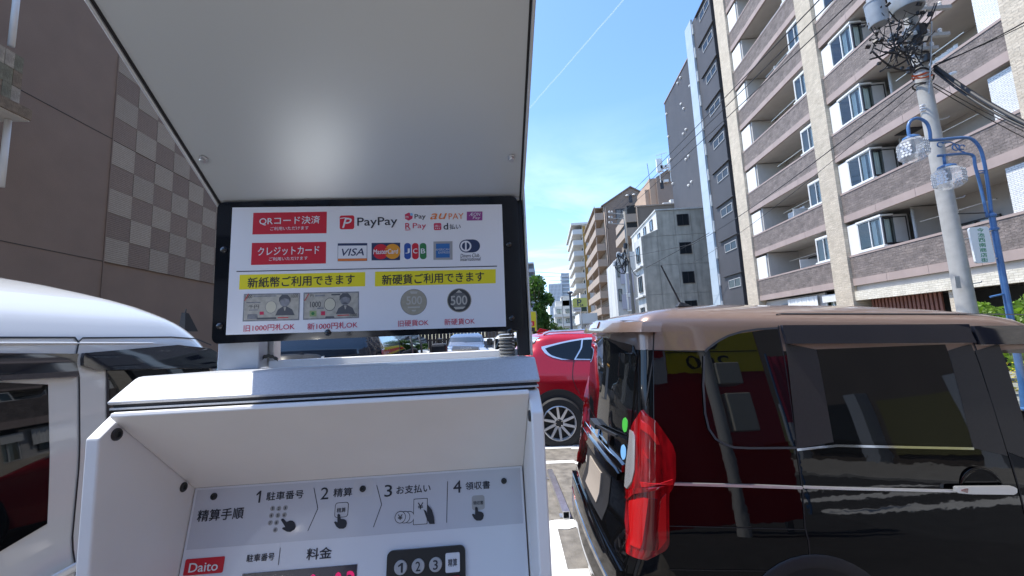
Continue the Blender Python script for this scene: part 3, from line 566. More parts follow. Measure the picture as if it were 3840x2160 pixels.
M_lamp = mat('red_lamp_lens', (.24, .0022, .004), .05, coat=1., spec=.7, noise=.6, nscale=42, stretch=(1, 1, .16)); M_lampd = mat('red_lamp_inner', (.62, .012, .014), .18, coat=1., metal=.3); M_clear = mat('clear_lamp_lens', (.62, .62, .62), .12, coat=1., metal=.6)
M_satin = mat('blackout_film', (.030, .029, .030), .32, noise=.08, nscale=70)
M_visor = mat('smoke_visor', (.010, .013, .022), .04, coat=1.)

# ------------------------------------------------------------------ brown-roofed black tall minicar (near right)
NBY, NBP = math.radians(4.2), math.radians(3.1)
nb = thing('parked_minicar', 'tall black minicar with a bronze brown roof parked right of the payment machine', 'car', (.330, 1.89, .0), NBY, None, NBP)
B1 = Body(1.475, [(.18, .08), (.35, .025), (.55, .0), (.72, .0), (.97, .026), (1.10, .042), (1.30, .070), (1.55, .108), (1.68, .128), (1.715, .152), (1.745, .23), (1.77, .36), (1.785, .52)],
          [(.2, -.03), (.35, -.075), (.58, -.07), (.72, -.02), (.95, .005), (1.15, .022), (1.5, .05), (1.64, .05), (1.70, .07), (1.745, .18), (1.785, .6)],
          [(.2, 3.28), (.5, 3.32), (.80, 3.28), (.95, 3.18), (1.02, 2.78), (1.10, 2.66), (1.55, 2.32), (1.70, 2.12), (1.75, 1.95), (1.785, 1.5)], rc=.065, fc=.34, bulge=.035, fbulge=.07, z0=.18, z1=1.785)
NBM = WM[nb].inverted()
def nbl(px, py):                                         # photo pixel -> outline length and height on the near side
    o = NBM @ CAM; r = NBM.to_3x3() @ ray(px, py); z = 1.2
    for _ in range(6): t = (B1.y0(z) - o.y) / r.y; p = o + r * t; z = min(max(p.z, .2), 1.72)
    return (B1.q_side(p.x, z), p.z)
def z5(x, y): return nbl(2400 + x / 1.3667, 1100 + y / 1.3667)
def hole(x, y, z): return 1.15 < z < 1.54 and ((1.62 < x < 2.20) or (x > 2.34))
B1.shell(.18, 1.535, bottom=True, hole=hole).build('body', P_black, nb, smooth=True, local=True)
B1.shell(1.535, 1.785, cap=True).build('roof', P_brown, nb, smooth=True, local=True)
def npatch(name, pts, m, off=.004, n=12, depth=.008, nrow=16, par=nb, conv=z5): return B1.patch(poly_rows([conv(*p) for p in pts], nrow), n, off, depth).build(name, m, par, smooth=40, local=True)
def nseam(pts, wd=.005, off=.0022, m=M_dark, name='panel_gap', conv=z5): return B1.seam([conv(*p) for p in pts], wd, off).build(name, m, nb, local=True, fix=False)
npatch('quarter_window', [(330, 300), (345, 283), (400, 243), (450, 217), (520, 196), (600, 184), (703, 178), (800, 787), (560, 790), (480, 786), (430, 770), (385, 742), (350, 690), (331, 610), (322, 470)], M_dglass, .0035, 16)
for pts in ([(330, 300), (345, 283), (400, 243), (450, 217), (520, 196), (600, 184), (703, 178)], [(800, 790), (560, 792), (480, 788), (430, 772), (385, 744), (350, 692), (331, 612), (322, 470), (326, 320)]): nseam(pts, .0095, .006, M_seal, 'window_seal')
npatch('door_pillar_trim', [(742, 255), (893, 262), (992, 778), (803, 795)], M_satin, .0035, 8)
npatch('sliding_door_window', [(893, 262), (1562, 262), (1702, 792), (992, 778)], M_dglass, .0028, 18)
npatch('door_pillar_trim', [(1562, 262), (1694, 262), (1880, 832), (1750, 800), (1704, 792)], M_satin, .0035, 8)
npatch('door_pillar_trim', [(1700, 262), (1836, 262), (1960, 640), (1985, 850), (1885, 832)], M_satin, .0032, 6)
npatch('front_door_window', [(1838, 262), (2440, 262), (2600, 830), (1985, 850), (1960, 640)], M_cglass, .0030, 12)
v1 = npatch('window_visor', [(716, 158), (1662, 158), (1702, 258), (742, 258)], M_visor, .022, 20, .018, 8)
v2 = npatch('window_visor', [(1686, 160), (2380, 160), (2420, 262), (1722, 262)], M_visor, .022, 12, .018, 8)
nseam([(800, 800), (1000, 779), (1704, 794)], .010, .0065, M_chrome, 'window_moulding')
nseam([(700, 105), (708, 170), (800, 790), (830, 1000), (845, 1205), (868, 1449)], .006)
nseam([(1625, 104), (1672, 160), (1712, 262), (1800, 560), (1890, 830), (1990, 1200)], .006)
nseam([(700, 108), (722, 103), (1625, 104), (2300, 112)], .006)
nseam([(150, 1192), (500, 1200), (845, 1210)], .004); nseam([(150, 1415), (500, 1420), (868, 1425)], .004)
for pts in ([(165, 968), (500, 976), (826, 984), (826, 1000), (500, 990), (165, 985)], [(836, 985), (1200, 996), (1606, 1004), (1606, 1016), (1200, 1007), (836, 1000)]): npatch('chrome_strip', pts, M_satinc, .010, 10, .010, 4)
# door handle: cup and bar
hc = MB(); ctr = z5(1755, 1010); cpt = B1.pt(*ctr)
hc.lathe([(.098, -.001), (.094, .0022), (.085, .0005), (.05, -.012), (.0001, -.016)], cpt, (0, -1, 0), 28); hc.build('handle_cup', P_black, nb, smooth=50, local=True)
hcv = lambda x, y: (z5(x, y)[0] - .030, z5(x, y)[1] + .012)
npatch('door_handle', [(1616, 996), (1636, 990), (1902, 991), (1920, 1000), (1920, 1024), (1902, 1032), (1636, 1029), (1616, 1020)], M_satinc, .036, 18, .016, 8, nb, hcv)
npatch('handle_sensor', [(1636, 1000), (1672, 1000), (1670, 1022), (1638, 1021)], mat('handle_red_reflex', (.16, .03, .035), .1, coat=1.), .0372, 3, .004, 3, nb, hcv)
# wheel arch trim and wheel
RW = (.60 + .12, .33)
b = MB(); b.lathe([(.30, 0), (.345, .0), (.352, .006), (.345, .012), (.30, .010)], (RW[0] + .02, .004, .33), (0, -1, 0), 40, cap=False); b.build('wheel_arch_trim', M_plastic, nb, smooth=50, local=True)
for x in (.74, 3.26 - .55):
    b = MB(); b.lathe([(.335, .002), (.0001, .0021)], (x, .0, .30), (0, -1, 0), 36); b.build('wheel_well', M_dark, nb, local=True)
    wheel(nb, (x, -.0 + .03, .285), .285, .17, (0, -1, 0), 6); wheel(nb, (x, 1.475 - .04, .285), .285, .17, (0, 1, 0), 6)
# rear: lamps, window, garnish, spoiler, plate recess, bumper
def zr(px, py):                                          # rear pieces near the corner, in source pixels of the 1.434x crop, outline found on the corner by search
    tx, ty = 1900 + px / 1.434, 1150 + py / 1.434; best = None
    o = NBM @ CAM; r = NBM.to_3x3() @ ray(tx, ty); r.normalize()
    for q in np.linspace(-1.1, .35, 200):
        # closest height on the outline under this ray
        lo = None
        for z in np.linspace(.3, 1.70, 71):
            p = B1.pt(q, z) - o; d = (p - r * p.dot(r)).length
            if lo is None or d < lo[0]: lo = (d, z)
        if best is None or lo[0] < best[0] - 1e-5: best = (lo[0], q, lo[1])
    return best[1], best[2]
ql = lambda y, z: (B1.q_rear(y, z), z)
a_ = B1.a
lz = lambda pts: [zr(*p) for p in pts]
lampR = lz([(735, 565), (760, 575), (800, 612), (885, 730), (903, 785), (903, 930), (880, 962), (868, 1000), (868, 1272), (850, 1285), (745, 1345), (690, 1335), (668, 1310), (664, 1150), (672, 1020), (661, 960), (664, 850), (673, 760), (692, 650), (715, 590)])
tlp = B1.patch(poly_rows(lampR, 48), 24, .022, .028).build('tail_lamp', M_lamp, nb, smooth=40, local=True)
def lens(name, pts, m, off, n=8, nrow=16): return B1.patch(poly_rows(lz(pts), nrow), n, off, .004).build(name, m, tlp, smooth=40, local=True)
lens('reversing_lamp', [(692, 655), (703, 662), (713, 700), (712, 880), (700, 940), (680, 975), (668, 960), (668, 850), (678, 740)], M_clear, .0262)
lens('lamp_lens', [(735, 600), (770, 640), (800, 700), (818, 745), (800, 742), (765, 690), (735, 660)], M_lampd, .0262)
lens('lamp_lens', [(745, 765), (765, 800), (775, 822), (760, 815), (740, 780)], M_lampd, .0262)
lens('lamp_lens', [(730, 945), (800, 932), (885, 925), (885, 938), (800, 950), (735, 962)], M_lampd, .0270)
lens('lamp_lens', [(690, 1040), (742, 1015), (760, 1020), (745, 1150), (725, 1290), (690, 1270)], M_lampd, .0262)
lens('lamp_inner', [(755, 1030), (800, 1010), (805, 1060), (790, 1200), (785, 1300), (735, 1300), (740, 1180)], mat('lamp_dark_inner', (.10, .002, .004), .15, coat=1.), .0258)
lens('lamp_lens', [(812, 1010), (850, 1000), (850, 1250), (800, 1290), (800, 1180)], M_lampd, .0262)
lens('lamp_inner', [(753, 1220), (790, 1215), (788, 1262), (752, 1268)], mat('lamp_dark_inner', (.10, .002, .004), .15), .0268, 3, 4)
lens('lamp_rib', [(672, 1020), (700, 985), (735, 965), (880, 945), (885, 955), (740, 982), (705, 1005), (680, 1040)], M_lamp, .030)
W1 = 1.475
def rp(name, pts, m, off=.006, n=16, depth=.01, nrow=12, par=nb): return B1.patch(poly_rows([ql(y, z) for y, z in pts], nrow), n, off, depth).build(name, m, par, smooth=40, local=True)
rp('left_tail_lamp', [(1.33, .66), (1.46, .70), (1.47, .95), (1.46, 1.25), (1.44, 1.52), (1.40, 1.50), (1.40, 1.25), (1.36, 1.05), (1.31, .93), (1.30, .75)], M_lamp, .028, 10, .03, 24)
rp('rear_window', [(.17, 1.08), (.15, 1.50), (.16, 1.545), (.30, 1.585), (.73, 1.60), (1.17, 1.585), (1.31, 1.545), (1.32, 1.50), (1.30, 1.08), (.73, 1.05)], M_dglass, .006, 24)
rp('rear_garnish', [(.20, .945), (.20, .985), (.73, .995), (1.27, .985), (1.27, .945), (.73, .955)], M_chrome, .022, 20, .02, 6)
rp('rear_garnish', [(.22, .90), (.21, .943), (.73, .953), (1.26, .943), (1.25, .90), (.73, .912)], P_black, .036, 20, .034, 6)
rp('plate_recess', [(.42, .63), (.40, .86), (1.07, .86), (1.05, .63)], M_plastic, .004, 10)
pl_ = rp('number_plate', [(.565, .665), (.565, .825), (.905, .825), (.905, .665)], mat('number_plate_blank', (.34, .29, .24), .5), .012, 8, .008, 3)
rp('rear_bumper', [(.10, .30), (.05, .45), (.06, .575), (.73, .60), (1.41, .575), (1.42, .45), (1.37, .30)], P_black, .030, 30, .04)
rp('bumper_groove', [(.12, .47), (.12, .485), (.73, .505), (1.35, .485), (1.35, .47), (.73, .49)], M_chrome, .034, 30, .01, 4)
rp('wiper_base', [(.66, 1.045), (.66, 1.075), (.82, 1.08), (.82, 1.045)], M_plastic, .045, 6, .045, 4)
rp('wiper_blade', [(.28, 1.088), (.28, 1.102), (.70, 1.07), (.70, 1.056)], M_plastic, .035, 10, .012, 4)
rp('maker_emblem', [(.70, 1.0), (.69, 1.04), (.715, 1.04), (.72, 1.024), (.756, 1.024), (.76, 1.04), (.785, 1.04), (.775, 1.0)], M_chrome, .016, 4, .01, 5)
for y, z, m in ((.235, 1.16, mat('sticker_green', (.06, .42, .05), .4)), (.232, 1.03, mat('sticker_blue', (.18, .42, .72), .4))):
    pts = [(y + .036 * math.cos(t), z + .036 * math.sin(t)) for t in [2 * math.pi * k / 16 for k in range(16)]]; rp('sticker', pts, m, .0085, 6, .002, 10)
B1.patch(poly_rows([(ql(.06, 1.62)[0], 1.620), (ql(.06, 1.62)[0], 1.675), (ql(.73, 1.6)[0], 1.70), (ql(1.41, 1.6)[0], 1.675), (ql(1.41, 1.62)[0], 1.620), (ql(.73, 1.6)[0], 1.640)], 8), 24, .065, .075).build('roof_spoiler', P_brown, nb, smooth=40, local=True)
rp('brake_lamp', [(.62, 1.650), (.62, 1.688), (.86, 1.688), (.86, 1.650)], M_lamp, .072, 8, .02, 4)
B1.seam([(ql(.075, 1.66)), (ql(.07, 1.50)), (ql(.07, 1.28))], .006, .003).build('panel_gap', M_dark, nb, local=True, fix=False)
nseam([(30, 290), (180, 294), (330, 300)], .004, .003, M_plastic, 'roof_seam')
# antenna
ap = NBM @ on_pl(D(1705, 768), WM[nb] @ Vector((0, 0, 1.745)), WM[nb].to_3x3() @ Vector((0, 0, 1))); ap.y = min(max(ap.y, .35), .75)
at = NBM @ on_pl(D(1663, 668), WM[nb] @ ap, WM[nb].to_3x3() @ Vector((0, 1, 0))); ab = NBM @ on_pl(D(1712, 764), WM[nb] @ ap, WM[nb].to_3x3() @ Vector((0, 1, 0)))
b = MB(); b.tube([ab, at], .0052, 10, .0038); an = b.build('antenna', M_plastic, nb, smooth=40, local=True); WM[an] = WM[nb]
b = MB(); e = .012; b.hexa([ab + Vector((-.026, -.02, -e - .006)), ab + Vector((.07, -.012, -e - .006)), ab + Vector((.07, .012, -e - .006)), ab + Vector((-.026, .02, -e - .006))], [ab + Vector((-.006, -.008, .008)), ab + Vector((.012, -.006, .008)), ab + Vector((.012, .006, .008)), ab + Vector((-.006, .008, .008))])
b.build('antenna_base', M_plastic, an, local=True, bevel=.004)
# seats seen through the clear front glass
for y in (.25, .85):
    b = MB(); b.box(1.62, 2.1, y, y + .45, .55, .75); b.hexa([(1.55, y, .7), (1.68, y, .7), (1.68, y + .45, .7), (1.55, y + .45, .7)], [(1.42, y + .04, 1.20), (1.50, y + .04, 1.20), (1.50, y + .41, 1.20), (1.42, y + .41, 1.20)]); b.build('seat', M_blackin, nb, local=True, bevel=.03)

# ------------------------------------------------------------------ red SUV beyond it
sv = thing('red_suv', 'red SUV with chrome window line and ten-spoke alloy wheels behind the black minicar', 'car', (-.80, 6.20, 0), math.radians(3), None, math.radians(2.0))
B2 = Body(1.84, [(.22, .06), (.45, .0), (.95, .0), (1.05, .02), (1.35, .12), (1.60, .22), (1.66, .30), (1.70, .45), (1.72, .6)],
          [(.25, .06), (.5, .0), (.85, -.02), (1.0, .02), (1.15, .14), (1.45, .42), (1.58, .48), (1.66, .62), (1.72, 1.0)],
          [(.25, 4.75), (.6, 4.86), (.85, 4.80), (.98, 4.55), (1.05, 3.75), (1.2, 3.5), (1.55, 2.7), (1.68, 2.3), (1.72, 1.9)], rc=.32, fc=.5, bulge=.12, fbulge=.2, z0=.22, z1=1.72)
B2.shell(.22, 1.72, cap=True, bottom=True).build('body', P_red, sv, smooth=True, local=True)
SVM = WM[sv].inverted()
def svl(px, py):
    o = SVM @ CAM; r = SVM.to_3x3() @ ray(1900 + px / 1.434, 1150 + py / 1.434); z = 1.2
    for _ in range(6): t = (B2.y0(z) - o.y) / r.y; p = o + r * t; z = min(max(p.z, .25), 1.7)
    return (B2.q_side(p.x, z), p.z)
def spatch(name, pts, m, off=.004, n=10, depth=.008, nrow=12): return B2.patch(poly_rows([svl(*p) for p in pts], nrow), n, off, depth).build(name, m, sv, smooth=40, local=True)
spatch('chrome_window_line', [(178, 217), (230, 205), (320, 183), (440, 165), (900, 150), (1010, 290), (410, 292), (300, 286), (235, 270), (205, 250)], M_satinc, .006, 20)
spatch('quarter_window', [(206, 224), (240, 212), (320, 192), (402, 178), (360, 287), (300, 279), (245, 263), (222, 246)], M_dglass, .010, 12)
spatch('rear_door_window', [(412, 176), (700, 165), (720, 286), (368, 287)], M_dglass, .010, 12)
spatch('front_door_window', [(716, 165), (890, 160), (985, 284), (732, 286)], M_dglass, .010, 10)
spatch('tail_lamp', [(60, 160), (105, 165), (180, 163), (150, 190), (105, 214), (60, 225)], M_clear, .012, 10)
spatch('lamp_lens', [(60, 185), (120, 178), (140, 190), (105, 207), (60, 215)], M_lamp, .014, 8)
def sseam(pts, wd=.008, m=M_dark): B2.seam([svl(*p) for p in pts], wd, .003).build('panel_gap', m, sv, local=True, fix=False)
sseam([(402, 178), (362, 288), (360, 400), (395, 470)]); sseam([(175, 160), (150, 195), (110, 215)])
for y in (.36, 1.48): b = MB(); b.tube([(.75, y, 1.665), (.85, y, 1.705), (1.6, y, 1.735), (2.4, y, 1.725), (2.6, y, 1.69)], .018, 8); b.build('roof_rail', M_zinc, sv, smooth=40, local=True)
b = MB(); b.prism([(.66, .92, 1.70), (.90, .92, 1.735), (.72, .92, 1.775)], (0, .02, 0)); b.build('shark_fin', P_red, sv, local=True, bevel=.004)
wc = SVM @ on_y((2097, 1577), 6.2); wx = wc.x
for x in (wx, wx + 2.93):
    b = MB(); b.lathe([(.385, .006), (.46, .010), (.465, .0), (.46, -.03)], (x, .0, .38), (0, -1, 0), 48, cap=False); b.build('wheel_arch_trim', M_plastic, sv, smooth=50, local=True)
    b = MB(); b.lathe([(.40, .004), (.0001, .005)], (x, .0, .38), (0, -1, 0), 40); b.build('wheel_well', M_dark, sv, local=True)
    b = MB(); wheel(sv, (x, .04, .36), .365, .24, (0, -1, 0), 10, .70, twin=True); wheel(sv, (x, 1.80, .36), .365, .24, (0, 1, 0), 10, .70, twin=True)
spatch('sill_trim', [(60, 470), (160, 440), (190, 560), (60, 620)], M_plastic, .008, 6)

# ------------------------------------------------------------------ white tall minicar on the left, nose away from the camera
LU = -1.40
wv = thing('white_minicar', 'white tall minicar with smoked window visors parked left of the payment machine', 'car', lot(LU, -.25, 0), LOT + math.pi / 2)
B3 = Body(1.475, [(.18, .07), (.35, .02), (.55, .0), (.90, .0), (1.0, .015), (1.3, .035), (1.55, .065), (1.63, .085), (1.69, .105), (1.78, .16), (1.87, .28), (1.94, .44), (1.97, .60)],
          [(.2, .0), (1.0, .0), (1.6, .1), (1.85, .3), (1.97, .8)], [(.2, 3.35), (.5, 3.39), (.80, 3.36), (.95, 3.28), (1.02, 2.95), (1.12, 2.85), (1.55, 2.74), (1.64, 2.68), (1.74, 2.60), (1.84, 2.45), (1.92, 2.2), (1.97, 1.9)], rc=.16, fc=.22, bulge=.05, fbulge=.08, z1=1.97)
B3.shell(.18, 1.97, cap=True, bottom=True).build('body', P_white, wv, smooth=True, local=True)
WVM = WM[wv].inverted()
def wvl(px, py):
    s_ = D(px, py); o = WVM @ CAM; r = WVM.to_3x3() @ ray(*s_); z = 1.2
    for _ in range(6): t = (B3.y0(z) - o.y) / r.y; p = o + r * t; z = min(max(p.z, .2), 1.7)
    return (B3.q_side(p.x, z), p.z)
def wpatch(name, pts, m, off=.004, n=10, depth=.008, nrow=12): return B3.patch(poly_rows([wvl(*p) for p in pts], nrow), n, off, depth).build(name, m, wv, smooth=40, local=True)
wpatch('rear_door_window', [(-160, 955), (118, 955), (120, 1240), (116, 1328), (104, 1338), (0, 1396), (-160, 1480)], M_dglass, .003, 12)
wpatch('front_door_window', [(268, 930), (400, 925), (520, 920), (540, 960), (520, 1105), (400, 1180), (300, 1235), (274, 1245)], M_dglass, .003, 12)
wpatch('window_visor', [(-160, 888), (192, 881), (192, 948), (-160, 975)], M_visor, .013, 14, .012, 6)
wpatch('window_visor', [(206, 881), (440, 868), (505, 868), (540, 885), (540, 928), (400, 926), (206, 933)], M_visor, .013, 14, .012, 6)
def wseam(pts, wd=.006, m=M_dark, name='panel_gap'): B3.seam([wvl(*p) for p in pts], wd, .003).build(name, m, wv, local=True, fix=False)
wseam([(-160, 849), (186, 849), (196, 862), (197, 950), (196, 1180), (190, 1449)]); wseam([(196, 860), (206, 850), (430, 848), (490, 852), (530, 868)])
wseam([(268, 930), (270, 1100), (276, 1246)], .012, M_plastic, 'window_seal')
for y in (.10, 1.375): b = MB(); b.tube([(.5, y, 1.655), (1.6, y, 1.672), (2.2, y, 1.665), (2.55, y, 1.60)], .006, 6); b.build('roof_moulding', P_white, wv, smooth=True, local=True)
p_ = WVM @ on_pl(D(465, 782), lot(LU - .35, 0, 0), U); b = MB(); b.tube([p_ + Vector((-.01, 0, -.10)), p_ + Vector((.01, 0, .012))], .006, 8, .003); b.hexa([p_ + Vector((-.02, -.02, -.12)), p_ + Vector((.09, -.02, -.12)), p_ + Vector((.09, .02, -.12)), p_ + Vector((-.02, .02, -.12))], [p_ + Vector((-.01, -.01, -.01)), p_ + Vector((.02, -.01, -.015)), p_ + Vector((.02, .01, -.015)), p_ + Vector((-.01, .01, -.01))]); b.build('antenna', M_dark, wv, local=True)
b = MB(); b.hexa([(2.58, -.16, .99), (2.72, -.16, .99), (2.72, .02, .99), (2.58, .02, .99)], [(2.60, -.17, 1.16), (2.70, -.17, 1.16), (2.70, .01, 1.14), (2.60, .01, 1.14)]); b.build('door_mirror', P_white, wv, local=True, bevel=.03)
b = MB(); hx = WVM @ on_pl(D(150, 1436), lot(LU, 0, 0), U); b.box(hx.x - .10, hx.x + .10, -.035, -.018, hx.z - .018, hx.z + .012); b.build('door_handle', P_white, wv, local=True, bevel=.008)
for x in (.52, 2.80):
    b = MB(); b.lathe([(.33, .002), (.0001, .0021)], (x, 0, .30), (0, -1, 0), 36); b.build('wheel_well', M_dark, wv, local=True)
    wheel(wv, (x, .03, .285), .285, .17, (0, -1, 0), 5); wheel(wv, (x, 1.435, .285), .285, .17, (0, 1, 0), 5)

# ================================================================== ground
M_asph = mat('lot_asphalt', (.185, .170, .148), .9, noise=.35, nscale=9, bump=.5, bscale=160)
M_road = mat('road_asphalt', (.055, .056, .058), .85, noise=.2, nscale=5, bump=.5, bscale=120)
M_conc = mat('pavement_concrete', (.30, .29, .27), .85, noise=.15, nscale=3, bump=.3, bscale=60)
M_paint = mat('road_paint', (.70, .70, .68), .7, noise=.12, nscale=14, bump=.3, bscale=90)
M_earth = mat('far_ground', (.16, .155, .145), .95, noise=.2, nscale=.2)
def sheet(name, xs, y0, y1, m, dz=0., ny=1):
    b = MB()
    for xa, xb in zip(xs[:-1], xs[1:]): b.quad((xa, y0, ground_z(xa) + dz), (xb, y0, ground_z(xb) + dz), (xb, y1, ground_z(xb) + dz), (xa, y1, ground_z(xa) + dz))
    return b.build(name, m, fix=False, kind='structure')
sheet('ground', [-1500, .3, 4.0, 1500], -1500, 1500, M_earth)
sheet('parking_lot', [-7.5, .3, 4.0, 4.6], -9, 46, M_asph, .004)
sheet('road', [4.6, 9.2], -120, 260, M_road, .004)
M_lotshade = mat('lot_shade_dark', (.045, .045, .047), .85, noise=.2, nscale=6, bump=.4, bscale=140)
sheet('shaded_lot_sheet', [.95, 4.0, 4.6], -9, 1.3, M_lotshade, .008)  # added dark sheet: lot shade put into its colour, darkens the minicar's reflections
b = MB(); b.box(9.35, 13.7, -120, 260, -.2, -.08); b.build('pavement', M_conc, kind='structure')
b = MB(); b.box(9.2, 9.35, -120, 260, -.2, -.065); b.build('kerb', mat('kerb_stone', (.34, .33, .31), .8, noise=.15, nscale=4), kind='structure', bevel=.015)
def gq(S): X = on_z(S, 0.0); return on_z(S, ground_z(X.x) + .009)
def gpaint(pts, name='painted_line'):
    b = MB(); b.quad(*[gq(p) for p in pts]); b.build(name, M_paint, kind='structure', fix=False)
def z4c(x, y): return (1900 + x / 1.434, 1150 + y / 1.434)
b = MB(); a0, a1, a2 = gq(z4c(212, 744)), gq(z4c(212, 768)), gq(z4c(330, 744)); d = Vector((1, .05, 0)); L = 3.5
for (ya, yb) in ((a0.y, a1.y), (gq(z4c(215, 834)).y, gq(z4c(215, 848)).y)):
    b = MB(); xs = [-.9, .3, 2.2]
    for xa, xb in zip(xs[:-1], xs[1:]): b.quad((xa, yb, ground_z(xa) + .008), (xb, yb + .05, ground_z(xb) + .008), (xb, ya + .05, ground_z(xb) + .008), (xa, ya, ground_z(xa) + .008))
    b.build('painted_line', M_paint, kind='structure', fix=False)
gpaint([z4c(x, y) for x, y in ((225, 1152), (262, 1146), (330, 1420), (335, 1460), (228, 1460))])
gpaint([z4c(x, y) for x, y in ((262, 1146), (360, 1143), (385, 1180), (330, 1196), (268, 1196))])
gpaint([z4c(x, y) for x, y in ((330, 1412), (440, 1408), (455, 1460), (335, 1460))])
for y in (-2.6, -3.6, -4.6): b = MB(); b.box(4.7, 8.6, y, y + .35, -.195, -.188); b.build('painted_line', M_paint, kind='structure')
# low steel barrier of square tube
p0, p1 = gq(z4c(322, 1143)), gq(z4c(232, 905)); p0.z = p1.z = ground_z(p0.x) + .012
dv_ = (p1 - p0).normalized(); sd = dv_.cross(Zd).normalized(); hgt = .062
st_ = thing('parking_barrier', 'galvanised square steel tube barrier lying on the asphalt between the machine and the black minicar', 'barrier', p0)
b = MB(); e_ = .031
outer = [p0 - sd * e_, p0 + sd * e_, p0 + sd * e_ + Zd * hgt, p0 - sd * e_ + Zd * hgt]; k_ = .005; inner = [p0 - sd * (e_ - k_) + Zd * k_, p0 + sd * (e_ - k_) + Zd * k_, p0 + sd * (e_ - k_) + Zd * (hgt - k_), p0 - sd * (e_ - k_) + Zd * (hgt - k_)]
LB = (p1 - p0).length; i0 = 0; b.v = [tuple(q) for q in outer + [q + dv_ * LB for q in outer] + inner + [q + dv_ * .25 for q in inner]]
for k in range(4): n_ = (k + 1) % 4; b.f += [(k, n_, 4 + n_, 4 + k), (k, 8 + k, 8 + n_, n_), (8 + k, 12 + k, 12 + n_, 8 + n_)]
b.f += [(4, 5, 6, 7), (12, 13, 14, 15)]
b.build('tube', M_zinc, st_, fix=False)
for t in (.08, LB - .1): b = MB(); c_ = p0 + dv_ * t; b.hexa([c_ - sd * .05 - dv_ * .04 - Zd * .010, c_ + sd * .05 - dv_ * .04 - Zd * .010, c_ + sd * .05 + dv_ * .04 - Zd * .010, c_ - sd * .05 + dv_ * .04 - Zd * .010], [c_ - sd * .05 - dv_ * .04 - Zd * .001, c_ + sd * .05 - dv_ * .04 - Zd * .001, c_ + sd * .05 + dv_ * .04 - Zd * .001, c_ - sd * .05 + dv_ * .04 - Zd * .001]); b.build('foot_plate', M_zinc, st_)

# ================================================================== windows that share meshes
def quadmesh(name, x0, x1, z0, z1, y, m): b = MB(); b.quad((x0, y, z0), (x1, y, z0), (x1, y, z1), (x0, y, z1)); return b.mesh(name, m, fix=False)
def wave_mesh(name, x0, x1, z0, z1, y, m, n=28, amp=.03):
    b = MB()
    for k in range(n + 1): x = x0 + (x1 - x0) * k / n; yy = y + amp * math.sin(k * 1.9) * (.6 + .4 * math.sin(k * .7)); b.v += [(x, yy, z0), (x, yy, z1)]
    b.f = [(2 * k, 2 * k + 2, 2 * k + 3, 2 * k + 1) for k in range(n)]; return b.mesh(name, m, smooth=True, fix=False)
def win_set(w, h, fm, mull=1, fr=.05, depth=.08, curtain=None, gm=None):
    b = MB(); b.box(0, w, 0, depth, 0, fr); b.box(0, w, 0, depth, h - fr, h); b.box(0, fr, 0, depth, fr, h - fr); b.box(w - fr, w, 0, depth, fr, h - fr)
    for k in range(mull): x = w * (k + 1) / (mull + 1); b.box(x - fr * .5, x + fr * .5, .01, depth - .01, fr, h - fr)
    d = {'window': b.mesh('window', fm), 'pane': [], 'curtain': None}
    for k in range(mull + 1): xa, xb = w * k / (mull + 1), w * (k + 1) / (mull + 1); d['pane'].append(quadmesh('pane', xa + fr * .5, xb - fr * .5, fr, h - fr, depth * (.35 + .3 * (k % 2)), gm or M_glass))
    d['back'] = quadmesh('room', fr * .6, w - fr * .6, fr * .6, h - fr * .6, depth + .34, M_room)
    if curtain: d['curtain'] = wave_mesh('curtain', w * curtain[0], w * curtain[1], fr, h - fr, depth + .10, M_curtain)
    return d
FACE_X = Matrix.Rotation(-math.pi / 2, 4, 'Z')
def put_win(ws, parent, loc, rot=None, cur=True, back=True):
    o = inst(ws['window'], 'window', parent, loc, rot)
    for p in ws['pane']: inst(p, 'pane', o, (0, 0, 0))
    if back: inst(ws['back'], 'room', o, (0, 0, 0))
    if cur and ws['curtain']: inst(ws['curtain'], 'curtain', o, (0, 0, 0))
    return o
def boxmesh(name, m, x0, x1, y0, y1, z0, z1, bevel=0): b = MB(); b.box(x0, x1, y0, y1, z0, z1); return b.mesh(name, m)

# ================================================================== apartment house with balconies
T_mauve = tile_mat('mauve_stone_tile', (.215, .180, .165), (.150, .126, .118), (.112, .095, .088), .30, .095, (1, 2), .006, .9, .8, blot=.25)
T_cream = tile_mat('cream_stone_tile', (.57, .50, .40), (.49, .425, .335), (.40, .345, .275), .30, .095, (1, 2), .005, .8, .8, blot=.10)
T_white = tile_mat('white_glazed_tile', (.74, .75, .74), (.66, .67, .67), (.40, .41, .41), .16, .055, (1, 2), .008, .4, .35, blot=.05)
T_beam = tile_mat('ivory_tile', (.72, .68, .58), (.62, .58, .48), (.42, .38, .32), .24, .075, (1, 2), .006, .5, .6)
M_band = mat('mauve_band_panel', (.36, .285, .26), .7, noise=.06, nscale=2, dirt=(.18, 1.2))
M_ceil = mat('balcony_ceiling', (.50, .475, .44), .8, noise=.06, nscale=2)
M_wall = mat('balcony_wall', (.47, .455, .435), .8, noise=.05, nscale=3)
M_screen = mat('white_screen', (.74, .74, .72), .5, noise=.03, nscale=4)
M_pipe = mat('pipe_grey', (.50, .49, .46), .5)
XA = 13.8; AZ = 3.17; FH = 2.85; NF = 10
ap = thing('apartment_building', 'tall apartment house with mauve stone balconies and cream tiled piers across the road', 'apartment building', (XA, 15, -.2))
A0 = Vector((XA, 15, -.2))
def AL(x, y, z): return Vector((x, y, z)) - A0
top = AZ + FH * NF
def pier(y0, y1): b = MB(); b.box(XA - .12, XA + 1.2, y0, y1, -.2, top + .4); b.build('pier', T_cream, ap)
for y0, y1 in ((26.77, 28.1), (18.95, 20.0), (10.70, 11.82), (2.5, 3.6), (-5.7, -4.6)): pier(y0, y1)
